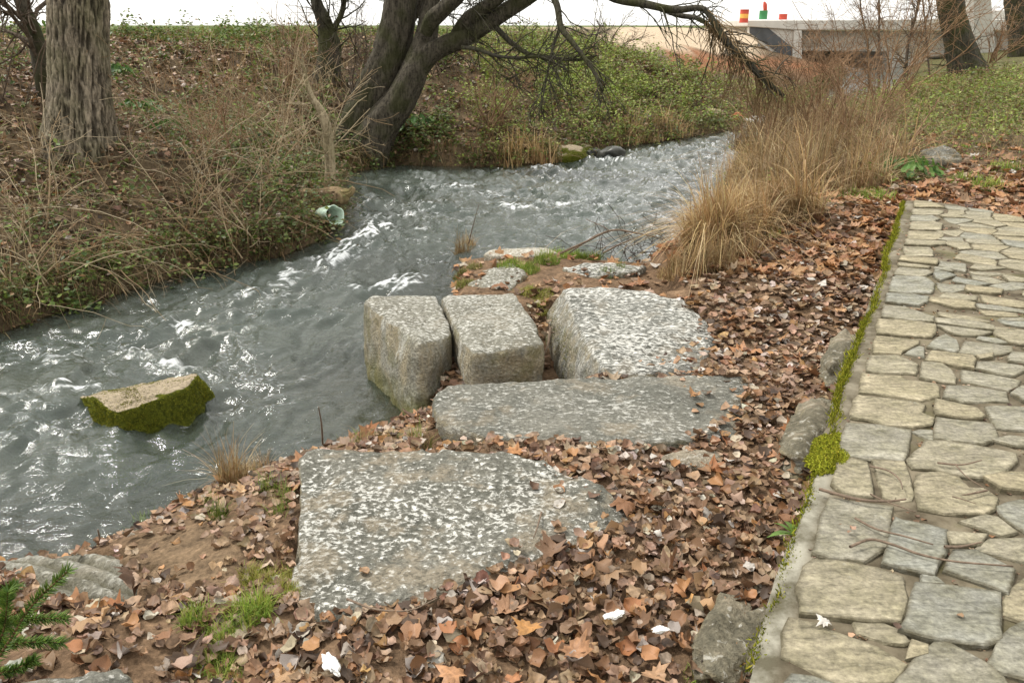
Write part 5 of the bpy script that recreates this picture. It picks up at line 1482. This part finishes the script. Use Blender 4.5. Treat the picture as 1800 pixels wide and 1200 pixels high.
v_ = rg.uniform(.05, PLEN, n_); wv = np.exp(-((v_ - 1.5) / .35) ** 2) + sstep(1.6, 2.4, v_) * (.4 + .6 * (fbm(v_ * 2.2, v_ * 0, 0, 2, 5) > -.1)) + .35 * (fbm(v_ * 3, v_ * 0, 0, 2, 15) > .1)
kp = rg.uniform(0, 1, n_) < wv; v_ = v_[kp]; n_ = len(v_)
u_ = -.038 + rg.normal(0, .010, n_) * (1 + .4 * fbm(v_ * 5, v_ * 0, 0, 2, 6)) + .02 * fbm(v_ * 1.4, v_ * 0, 0, 2, 7)
x_, y_ = path_xy(u_, v_)
p = np.column_stack([x_, y_, np.where(u_ < -.09, .97 - (-.09 - u_) * 2.0, .975)])
d = rg.normal(0, .5, (n_, 3)); d[:, 2] = 1; ln = rg.uniform(.010, .026, n_) * np.where(v_ < 1.2, .55, 1)
C = p[:, None] + d[:, None] * ln[:, None, None] * np.linspace(0, 1, 3)[None, :, None]
s = rg.normal(0, 1, (n_, 3)); s /= np.linalg.norm(s, axis=1, keepdims=True)
V, F = ribbons(C, np.tile([.0028, .0026, .0008], (n_, 1)), s); b.add(V, F, np.repeat(pick_cols(n_, MPAL * .8, np.ones(4) / 4, rg, .25), 6, 0))
ml = b.build('edge_moss', MOSSM); tag(ml, 'yellow-green line of moss running along the left edge of the path', 'moss', kind='stuff')

# ------------------------------------------------------------------ fallen leaves on the near bank
rl = np.random.default_rng(3)
n_ = 125000
x = rl.uniform(-2.9, 7.2, n_); y = rl.uniform(1.2, 13.5, n_)
z = H(x, y)
inw_ = in_poly(x, y, WATERPOLY); dr_ = poly_dist(x, y, RIGHT)
u, v = path_uv(x, y)
q = to_px(np.column_stack([x, y, z]))
keep = ~inw_ & (dr_ > .06) & (poly_dist(x, y, LEFT) > dr_)
onpath = (u > -.06) & (u < PW + .02) & (v < PLEN - .2)
keep &= ~onpath
prob = np.full(n_, 1.0)
prob *= 1 - .97 * np.exp(-((((q[:, 0] - 330) / 140) ** 2 + ((q[:, 1] - 975) / 62) ** 2) ** 1.5))
prob *= np.where(in_poly(x, y, PIT), .04, 1)       # bare soil
prob *= np.where((y > 6.2) & (x < 1.4), .13, 1)                                                  # platform
prob *= np.where((q[:, 0] < 300) & (q[:, 1] > 1090), .5, 1)
prob *= np.where((q[:, 0] < 520) & (q[:, 1] < 1000), .75, 1)
prob *= np.where((v > PLEN) | (u > PW), .5, 1)
prob *= 1 - .8 * sstep(8.8, 10.5, y - np.clip(u - .9, 0, 3))
prob *= 1 - .5 * sstep(4.5, 6.5, y)
keep &= rl.uniform(0, 1, n_) < prob
topz = z.copy()
for blk in (BLK_A, BLK_B, BLK_C, BLK_D, BLK_E, BLK_G):
    pl = np.array([G(*t) for t in blk])
    ins = in_poly(x, y, pl)
    edge_ = poly_dist(x, y, np.vstack([pl, pl[:1]]))
    tz = np.array(pl[:, 2]).mean()
    # the near and right rims carry drifted leaves
    soft = blk in (BLK_A, BLK_B, BLK_E)
    pr_ = np.exp(-edge_ / .05) * .5 if soft else np.full(len(x), .0)
    if blk is BLK_A: pr_ = np.where(x > -.1, np.exp(-edge_ / .07) * .6, np.where(y < 2.5, np.exp(-edge_ / .05) * .5, 0))
    if blk is BLK_B: pr_ = np.where(x > .9, np.exp(-edge_ / .10) * .6, 0)
    if blk is BLK_E: pr_ = np.where(x > .8, np.exp(-edge_ / .06) * .5, 0)
    keep &= ~ins | (rl.uniform(0, 1, len(x)) < pr_)
    topz = np.where(ins, np.maximum(topz, tz - .01), topz)
x, y, topz, q, u, v = x[keep], y[keep], topz[keep], q[keep], u[keep], v[keep]
n_ = len(x)
lift = rl.uniform(.002, .034, n_) ** 1.0 * np.where((x > -.4), 1.0, .6)
zz_ = topz + lift
lobed = rl.uniform(0, 1, n_) < np.where(y > 6.5, .22, .018)
size = np.where(lobed, rl.uniform(.08, .15, n_), np.clip(rl.lognormal(-3.08, .38, n_), .014, .078) * (1 + .22 * sstep(4.5, 6.5, y))) * (1 + .04 * np.clip(y - 5, 0, 5))
cols = pick_cols(n_, DRYCOL, DRYW, rl, .18)
ORNG = np.array([(.46, .235, .105), (.40, .19, .08), (.50, .30, .16), (.34, .16, .075)])
oc = pick_cols(n_, ORNG, np.ones(4) / 4, rl, .12)
cols = np.where((lobed | ((y > 6.5) & (rl.uniform(0, 1, n_) < .3)))[:, None], oc, cols)
wht = rl.uniform(0, 1, n_) < .014
cols[wht] = np.array([.60, .55, .49])
# the 290 leaves that show largest become pieces of the ground in their own right
show = size / q[:, 2] * np.where((q[:, 0] > 0) & (q[:, 0] < 1800) & (q[:, 1] > 300) & (q[:, 1] < 1190), 1, 0) * (.6 + lift / .045)
big_ = np.argsort(-show)[:290]
rest = np.ones(n_, bool); rest[big_] = False
b = Bag()
for k_, (temps, m) in enumerate([(LB, lobed & rest), (OV, ~lobed & rest)]):
    for tt_, mm_ in ((temps, m & (y < 3.2)), (OVS if temps is OV else LB, m & (y >= 3.2))):
        if mm_.any(): leaf_bag(b, tt_, x[mm_], y[mm_], zz_[mm_], size[mm_], rl, cols[mm_], .36)
litter = b.build('leaf_litter', LEAFY); tag(litter, 'brown fallen leaves carpeting the near bank between the blocks and the path', 'leaf litter', kind='stuff')
lm_ = {}
PALN = 26
palc = pick_cols(PALN, np.concatenate([DRYCOL, ORNG]), np.append(DRYW * .75, np.ones(4) * .0625), rl, .1)
for i in big_:
    kind = ('L', int(rl.integers(0, len(LB)))) if lobed[i] else ('O', int(rl.integers(0, len(OV))))
    key = (kind, int(rl.integers(0, PALN)))
    if key not in lm_:
        tv, tf = (LB if kind[0] == 'L' else OV)[kind[1]]
        me = mesh_from('fallen_leaf', tv, tf, np.tile(palc[key[1]], (len(tv), 1))); me.materials.append(LEAFY); lm_[key] = me
    o = bpy.data.objects.new('fallen_leaf', lm_[key]); COL.objects.link(o); o.parent = ground
    R = rotmats(np.array([rl.uniform(0, 6.28)]), np.array([abs(rl.normal(0, .38))]), np.array([rl.uniform(0, 6.28)]))[0] * size[i]
    M = Matrix.Identity(4)
    for r_ in range(3):
        for c2 in range(3): M[r_][c2] = float(R[r_, c2])
    M.translation = (float(x[i]), float(y[i]), float(zz_[i]) + .006)
    o.matrix_world = M

# leaves one would point at
def one_leaf(px_, py_, z_, temp, sz, yaw, tilt, c_, label):
    p = G(px_, py_, z_); tv, tf = temp
    R = rotmats(np.array([yaw]), np.array([tilt]), np.array([yaw + 1.0]))[0] * sz
    o = mk('fallen_leaf', tv @ R.T, tf, LEAFY, None, np.tile(np.array(c_), (len(tv), 1))); o.location = tuple(float(k) for k in p)
    return tag(o, label, 'leaf')
one_leaf(930, 1100, .63, LB[0], .105, 2.6, .15, (.50, .25, .08), 'orange lobed leaf lying face up in the middle of the near leaf carpet')
one_leaf(1010, 1140, .62, LB[2], .12, 4.0, .2, (.42, .22, .11), 'large tan lobed leaf right below the orange one')
one_leaf(800, 1185, .61, LB[1], .11, 1.0, .1, (.52, .27, .13), 'orange-tan lobed leaf at the bottom edge of the leaf carpet')
one_leaf(1220, 694, .60, LB[2], .085, .4, .2, (.50, .26, .11), 'curled orange leaf lying on the long grey slab')
one_leaf(822, 787, .585, OV[0], .075, 1.3, .1, (.56, .38, .22), 'pale tan leaf at the front edge of the long slab')
one_leaf(872, 780, .60, OV[4], .075, .2, .6, (.46, .24, .12), 'upright curled orange leaf at the front edge of the long slab')
one_leaf(300, 897, .25, OV[1], .08, .8, .25, (.48, .24, .15), 'reddish leaf near the water on the near soil shore')
one_leaf(640, 640 + 363, .575, OV[0], .05, .9, .1, (.40, .25, .14), 'small brown leaf on the lichen of the broad slab')
one_leaf(1452, 1092, 1.012, LB[1], .05, .5, .2, (.70, .66, .60), 'whitish ragged leaf lying in a joint of the path')
one_leaf(1470, 600, .66, LB[0], .05, .9, .2, (.72, .68, .62), 'pale leaf scrap beside the mossy path edge')
one_leaf(770, 640, .32, OV[1], .09, .4, .5, (.30, .17, .10), 'topmost brown leaf wedged in the gap beside the wedge-cornered block')
one_leaf(790, 655, .30, OV[3], .09, 2.4, .4, (.38, .22, .12), 'lower brown leaf wedged in the gap beside the wedge-cornered block')
# leaf drift in the gap between the blocks
b = Bag()
gp = np.array([G(*t) for t in [(775, 640, .30), (790, 652, .28), (770, 655, .3), (800, 660, .26), (935, 560, .50), (950, 590, .46), (945, 575, .5), (940, 545, .52)]])
k = rl.integers(0, len(gp), 90); pp_ = gp[k] + rl.normal(0, .04, (90, 3)) * np.array([1, 1, .5])
leaf_bag(b, OV, pp_[:, 0], pp_[:, 1], pp_[:, 2], rl.uniform(.045, .08, 90), rl, pick_cols(90, DRYCOL, DRYW, rl, .2), .6)
gl_ = b.build('gap_leaves', LEAFY); tag(gl_, 'brown leaves filling the gaps between the stone blocks', 'leaf litter', kind='stuff')
# crumbs of leaf in the joints of the path
b = Bag()
v_ = rl.uniform(-.3, PLEN - .3, 4000); u_ = rl.uniform(.02, PW, 4000); x_, y_ = path_xy(u_, v_)
inside_any = np.zeros(4000, bool)
for p in polys: inside_any |= in_poly(x_, y_, p)
kp = ~inside_any | (rl.uniform(0, 1, 4000) < .006)
zz2 = np.where(inside_any, 1.012, .986)
leaf_bag(b, OVS, x_[kp], y_[kp], zz2[kp], rl.uniform(.008, .028, kp.sum()), rl, pick_cols(kp.sum(), DRYCOL, DRYW, rl, .2), .3)
cr = b.build('leaf_crumbs', LEAFY); tag(cr, 'brown leaf crumbs caught in the joints of the path', 'leaf litter', kind='stuff')

# ------------------------------------------------------------------ fallen twigs
TW = mat_plain('twig', (.17, .125, .09), .8, .35, 60, .2, 0, .5)
def twig(pl, z_, r_, label, sides=()):
    pts_ = np.array([G(a, c2, z_) for a, c2 in pl]); pts_[:, 2] += np.linspace(0, .006, len(pts_)) + rl.normal(0, .002, len(pts_))
    e = empty('fallen_twig', pts_[0], label, 'twig', 'twigs fallen on the path')
    V, F = limb_mesh(pts_, np.linspace(r_, r_ * .5, len(pts_)), 7, 40, .08, .2, int(pl[0][0])); mk('stem', V, F, TW, e)
    for sp in sides:
        p2 = np.array([G(a, c2, z_ + .004) for a, c2 in sp]); V, F = limb_mesh(p2, np.linspace(r_ * .6, r_ * .3, len(p2)), 6, 16, .06, .15, 3); mk('side_twig', V, F, TW, e)
twig([(1440, 858), (1480, 870), (1520, 880), (1560, 883), (1592, 880)], 1.018, .006, 'longest twig lying across the edge stones of the path', [[(1530, 868), (1555, 880), (1610, 900)]])
twig([(1503, 909), (1540, 928), (1590, 945), (1640, 960)], 1.016, .0045, 'straight thin twig across the middle flagstones')
twig([(1494, 961), (1530, 950), (1570, 958), (1620, 975), (1680, 990), (1780, 998)], 1.018, .0055, 'long bent twig with a hooked left end on the path')
twig([(1648, 813), (1690, 818), (1725, 812)], 1.016, .0045, 'short forked twig on the big grey flagstone', [[(1680, 817), (1700, 838), (1732, 858)]])
twig([(1735, 861), (1700, 870), (1690, 872)], 1.016, .0045, 'stubby angled twig right of the pale square flagstone', [[(1674, 872), (1695, 878), (1716, 885)]])
twig([(1529, 817), (1560, 828), (1580, 845), (1586, 862)], 1.016, .004, 'curved pale twig on the split edge stone')
twig([(1660, 962), (1690, 962), (1725, 955)], 1.012, .006, 'brown root-like stick in a joint right of the twigs')
def bank_twig(pl, zs_, r_, label):
    pts_ = np.array([G(a, c2, z_) for (a, c2), z_ in zip(pl, zs_)])
    V, F = limb_mesh(pts_, np.linspace(r_, r_ * .4, len(pts_)), 7, 36, .06, .2, int(pl[0][0])); o = mk('stick', V, F, TW); return tag(o, label, 'stick', 'sticks on the bank')
bank_twig([(610, 1052), (660, 1070), (720, 1072), (770, 1050)], [.58, .585, .59, .58], .005, 'thin curved stick along the near edge of the broad slab')
bank_twig([(952, 900), (945, 925), (938, 945)], [.60, .605, .59], .005, 'small dark stick on the broad slab')
bank_twig([(968, 575), (962, 610), (950, 635), (944, 662)], [.62, .5, .4, .28], .008, 'pale root hanging between the square block and the white block')
bank_twig([(567, 780), (565, 745), (560, 715)], [.12, .32, .5], .007, 'dark upright stick at the near waterline below the wedge-cornered block')
bank_twig([(178, 972), (176, 950), (172, 930)], [.2, .28, .36], .009, 'short stake standing in the water beside the fluted slab')
bank_twig([(824, 428), (832, 395), (842, 358)], [.55, .8, 1.05], .006, 'thin upright twig on the platform corner against the far water')
bank_twig([(985, 445), (1030, 425), (1075, 405), (1120, 410), (1165, 420)], [.5, .62, .75, .72, .6], .012, 'dark dead branch arching over the water behind the flat slab')
bank_twig([(1000, 445), (1045, 415), (1070, 405), (1030, 385)], [.5, .68, .75, .85], .008, 'dark dead twig crossing the arching branch')
bank_twig([(1060, 445), (1100, 425), (1150, 410), (1180, 430)], [.4, .5, .62, .5], .009, 'dark dead branch low over the water by the straw grass')
rg = np.random.default_rng(61)
b = Bag(); st = np.array([G(1120, 440, .35)]) + rg.normal(0, .16, (70, 3)) * np.array([2.0, 1, .3]); Cq = grow(st, rg.normal(0, 1, (70, 3)) + np.array([0, 0, .4]), rg.uniform(.15, .5, 70), rg, 6, .4, -.05); b.add(*multi_tube(Cq, np.full((70, 6), .0035), 3), np.array([.07, .05, .04]))
o = b.build('twig_tangle', DRYSTEM); tag(o, 'dark tangle of dead twigs over the water behind the flat slab', 'twigs', kind='stuff')

# ------------------------------------------------------------------ litter of people
PAPER = mat_plain('tissue', (.80, .79, .76), .9, .06, 30, .2, 0, .5)
def crumple(name, px_, py_, z_, rad, label, seed, mat, yaw=0, cat='litter'):
    bm = bmesh.new(); bmesh.ops.create_icosphere(bm, subdivisions=4, radius=1); me = bpy.data.meshes.new(name); bm.to_mesh(me); bm.free()
    V, N = get_vn(me); x_, y_, zz3 = V.T
    d_ = 1 + .5 * fbm(x_ * 1.6 + seed, y_ * 1.6, zz3 * 1.6, 2, seed) - .35 * np.abs(fbm(x_ * 3.5, y_ * 3.5 + seed, zz3 * 3.5, 2, seed + 2))
    V = V * d_[:, None] * np.array(rad); ca, sa = math.cos(yaw), math.sin(yaw)
    V = np.column_stack([V[:, 0] * ca - V[:, 1] * sa, V[:, 0] * sa + V[:, 1] * ca, V[:, 2]]); set_v(me, V)
    o = put(name, me, mat); o.location = tuple(float(k) for k in G(px_, py_, z_)); return tag(o, label, cat)
crumple('paper_tissue', 580, 1165, .62, (.055, .022, .011), 'crumpled white tissue in the leaves at the bottom edge', 3, PAPER, -.9)
crumple('paper_scrap', 395, 935, .42, (.024, .012, .005), 'small white scrap on the bare soil of the near shore', 5, PAPER, .3)
crumple('paper_scrap', 1160, 1105, .64, (.034, .018, .006), 'ragged white scrap right of the orange leaf', 8, PAPER, .2)
crumple('paper_scrap', 1080, 1080, .63, (.038, .020, .006), 'broken white scrap above the tan lobed leaf', 11, PAPER, .5)
# plastic cup on the left waterline
cp_ = G(580, 390, .27)
cup = empty('plastic_cup', cp_, 'pale green crushed plastic tub lying at the left waterline below the log', 'plastic tub')
CUPM = mat_plain('tub_plastic', (.55, .70, .58), .4, .15, 12, .4)
a = np.linspace(0, 2 * np.pi, 29)[:-1]; V = []; ax = np.array([.75, -.62, .1]); ax /= np.linalg.norm(ax); s1 = np.cross(ax, [0, 0, 1.]); s1 /= np.linalg.norm(s1); s2 = np.cross(s1, ax)
prof = [(-.16, .0), (-.16, .09), (-.05, .11), (.10, .125), (.115, .135), (.115, .122), (.09, .115), (-.06, .10), (-.145, .08), (-.145, 0)]
for (h, r_) in prof:
    rr = r_ * (1 + .12 * np.sin(a * 2 + .6) + .05 * np.sin(a * 5))
    V.append(cp_ + np.array([0, 0, .09]) + ax * h + rr[:, None] * (np.cos(a)[:, None] * s1 + np.sin(a)[:, None] * s2))
V = np.array(V); idx = np.arange(len(prof) * 28).reshape(-1, 28); nx_ = np.roll(idx, -1, 1)
mk('tub', V.reshape(-1, 3), np.stack([idx[:-1], nx_[:-1], nx_[1:], idx[1:]], -1).reshape(-1, 4), CUPM, cup)
# blue pipe and rubbish where the stream disappears
PB = mat_plain('blue_plastic', (.07, .15, .26), .5, .2, 10)
def pipe(name, pl, Y_, r_, mat, label, cat):
    p_ = pts_at(pl, Y_); V, F = limb_mesh(p_, [r_] * len(p_), 12, 20, 0, .02, 3); o = mk(name, V, F, mat); return tag(o, label, cat)
yb = G(1240, 225, .2)[1]
pipe('blue_pipe', [(1216, 213), (1232, 220), (1250, 229)], yb, .09, PB, 'blue pipe lying at the far bend of the stream', 'pipe')
pipe('grey_pipe', [(1380, 214), (1405, 207), (1432, 202)], yb + .4, .06, mat_plain('grey_plastic', (.18, .2, .24), .5), 'grey-blue pole lying in the brush right of the far bend', 'pole')
def rub(px_, py_, rad, label, seed, mat, cat='litter'):
    o = crumple('rubbish', px_, py_, .3, rad, label, seed, mat, .3, cat); p_ = P(px_, py_, yb + .5); o.location = tuple(float(k) for k in p_)
rub(1296, 206, (.16, .12, .12), 'orange plastic rubbish at the far bend of the stream', 12, mat_plain('orange_plastic', (.62, .16, .07), .5))
rub(1254, 200, (.28, .2, .12), 'tan sheet of rubbish above the blue pipe', 13, mat_plain('tan_card', (.40, .32, .22), .8))
rub(1335, 217, (.45, .25, .14), 'heap of white rubbish at the far water edge', 14, PAPER)
rub(1218, 228, (.3, .2, .12), 'grey stone-like rubbish in front of the blue pipe', 15, mat_plain('grey_rubbish', (.32, .31, .29), .9))

# ------------------------------------------------------------------ bridge
YB = 54.0
CONC = mat_plain('concrete', (.46, .44, .39), .9, .16, 1.2, .2, 0, .3)
CONCL = mat_plain('pale_concrete', (.58, .56, .51), .9, .10, 1.5, .2, 0, .3)
DARKP = mat_plain('dark_grey_panel', (.10, .105, .11), .8, .2, 2, .2)
def zx(px_, py_, Y_): p_ = P(px_, py_, Y_); return p_[0], p_[2]
def prism(name, pl, y0, y1, mat, parent, bev=.04):
    """outline in pixels at the front plane y0, run back to y1"""
    n = len(pl); f_ = np.array([P(a, c2, y0) for a, c2 in pl])
    bm = bmesh.new()
    v0 = [bm.verts.new(p_) for p_ in f_]; v1 = [bm.verts.new((p_[0], y1, p_[2])) for p_ in f_]
    bm.faces.new(v0); bm.faces.new(v1[::-1])
    for i in range(n): bm.faces.new((v0[i], v1[i], v1[(i + 1) % n], v0[(i + 1) % n]))
    bmesh.ops.recalc_face_normals(bm, faces=bm.faces)
    if bev: bmesh.ops.bevel(bm, geom=list(bm.edges), offset=bev, segments=1, affect='EDGES')
    me = bpy.data.meshes.new(name); bm.to_mesh(me); bm.free()
    return put(name, me, mat, parent)
bridge = empty('concrete_bridge', P(1400, 100, YB), 'unfinished concrete bridge with a partly dark wing wall across the far stream', 'bridge')
prism('deck', [(1314, 36), (1960, 33), (1960, 55), (1398, 53), (1314, 47)], YB, YB + 9, CONCL, bridge)
prism('wing_wall', [(1317, 47.3), (1396, 52.5), (1394, 108), (1360, 96), (1317, 60)], YB + .25, YB + .75, CONCL, bridge)
prism('dark_panel', [(1318, 48.5), (1349, 48.5), (1393, 84), (1393, 107), (1372, 96), (1318, 58)], YB + .18, YB + .245, DARKP, bridge, 0)  # dark grey sheet slanting across the face of the wing wall
prism('abutment', [(1396, 53.5), (1410, 53.8), (1410, 118), (1392, 118)], YB + .05, YB + 8, CONCL, bridge)
prism('girder', [(1409, 54), (1950, 56), (1950, 95), (1409, 90)], YB + .9, YB + 1.6, CONC, bridge)
prism('panel', [(1409, 59), (1442, 60), (1442, 82), (1409, 82)], YB + .82, YB + .895, mat_plain('stained_concrete', (.33, .31, .26), .9, .3, 1.5), bridge, 0)
prism('pier_wall', [(1560, 90), (1660, 90), (1660, 125), (1560, 125)], YB + .6, YB + 8, CONC, bridge)
prism('back_wall', [(1409, 90), (1960, 95), (1960, 125), (1409, 125)], YB + 7, YB + 7.6, CONC, bridge)
prism('tower_block', [(1712, -60), (1738, -60), (1752, 110), (1712, 110)], YB - 1.5, YB - .1, CONC, bridge)
for (x0, x1) in [(1700, 1790)]:
    prism('parapet', [(x0, 20), (x1, 18), (x1, 33), (x0, 35)], YB + 1, YB + 1.4, CONCL, bridge)
# barrels on the deck
RED = mat_plain('red_paint', (.55, .085, .055), .6, .15, 3); YEL = mat_plain('yellow_paint', (.80, .42, .09), .6, .1, 3); GRN = mat_plain('green_paint', (.06, .26, .10), .6, .15, 3)
def barrel(px_, top, bot, wpx, bands, label, y_, extra=None):
    b0, t0 = P(px_, bot, y_), P(px_, top, y_); hh = t0[2] - b0[2]; r_ = (P(px_ + wpx / 2, bot, y_)[0] - b0[0])
    e = empty('steel_barrel', b0, label, 'barrel', 'barrels on the bridge')
    a = np.linspace(0, 2 * np.pi, 25)[:-1]
    k = len(bands)
    for i, m in enumerate(bands):
        z0, z1 = hh * i / k, hh * (i + 1) / k
        pr = [(r_, z0), (r_ * 1.03, z0 + .03), (r_, z0 + .06), (r_, z1 - .02)] + ([(r_ * 1.04, z1), (r_ * .95, z1), (r_ * .93, z1 - .04), (0, z1 - .04)] if i == k - 1 else [(r_, z1)])
        V = np.array([b0 + np.array([q_[0] * math.cos(t), q_[0] * math.sin(t), q_[1]]) for q_ in pr for t in a]); idx = np.arange(len(pr) * 24).reshape(-1, 24); nx_ = np.roll(idx, -1, 1)
        mk('band', V, np.stack([idx[:-1], nx_[:-1], nx_[1:], idx[1:]], -1).reshape(-1, 4), m, e)
    return e, b0, hh
barrel(1307, 17, 40.5, 15, [RED, YEL, RED], 'red and yellow banded barrel at the left end of the bridge', YB - .5)
e, b0, hh = barrel(1341, 19, 34.5, 14, [GRN], 'green barrel with a red marker sticking out on the bridge', YB + .8)
V, F = limb_mesh(np.array([b0 + [.1, 0, hh - .1], b0 + [.05, 0, hh + .3], b0 + [-.03, 0, hh + .5]]), [.1, .12, .05], 8, 10, 0, .1, 3); mk('marker', V, F, RED, e)
barrel(1376, 25, 35, 14, [RED], 'low red barrel right of the green one on the bridge', YB + .8)
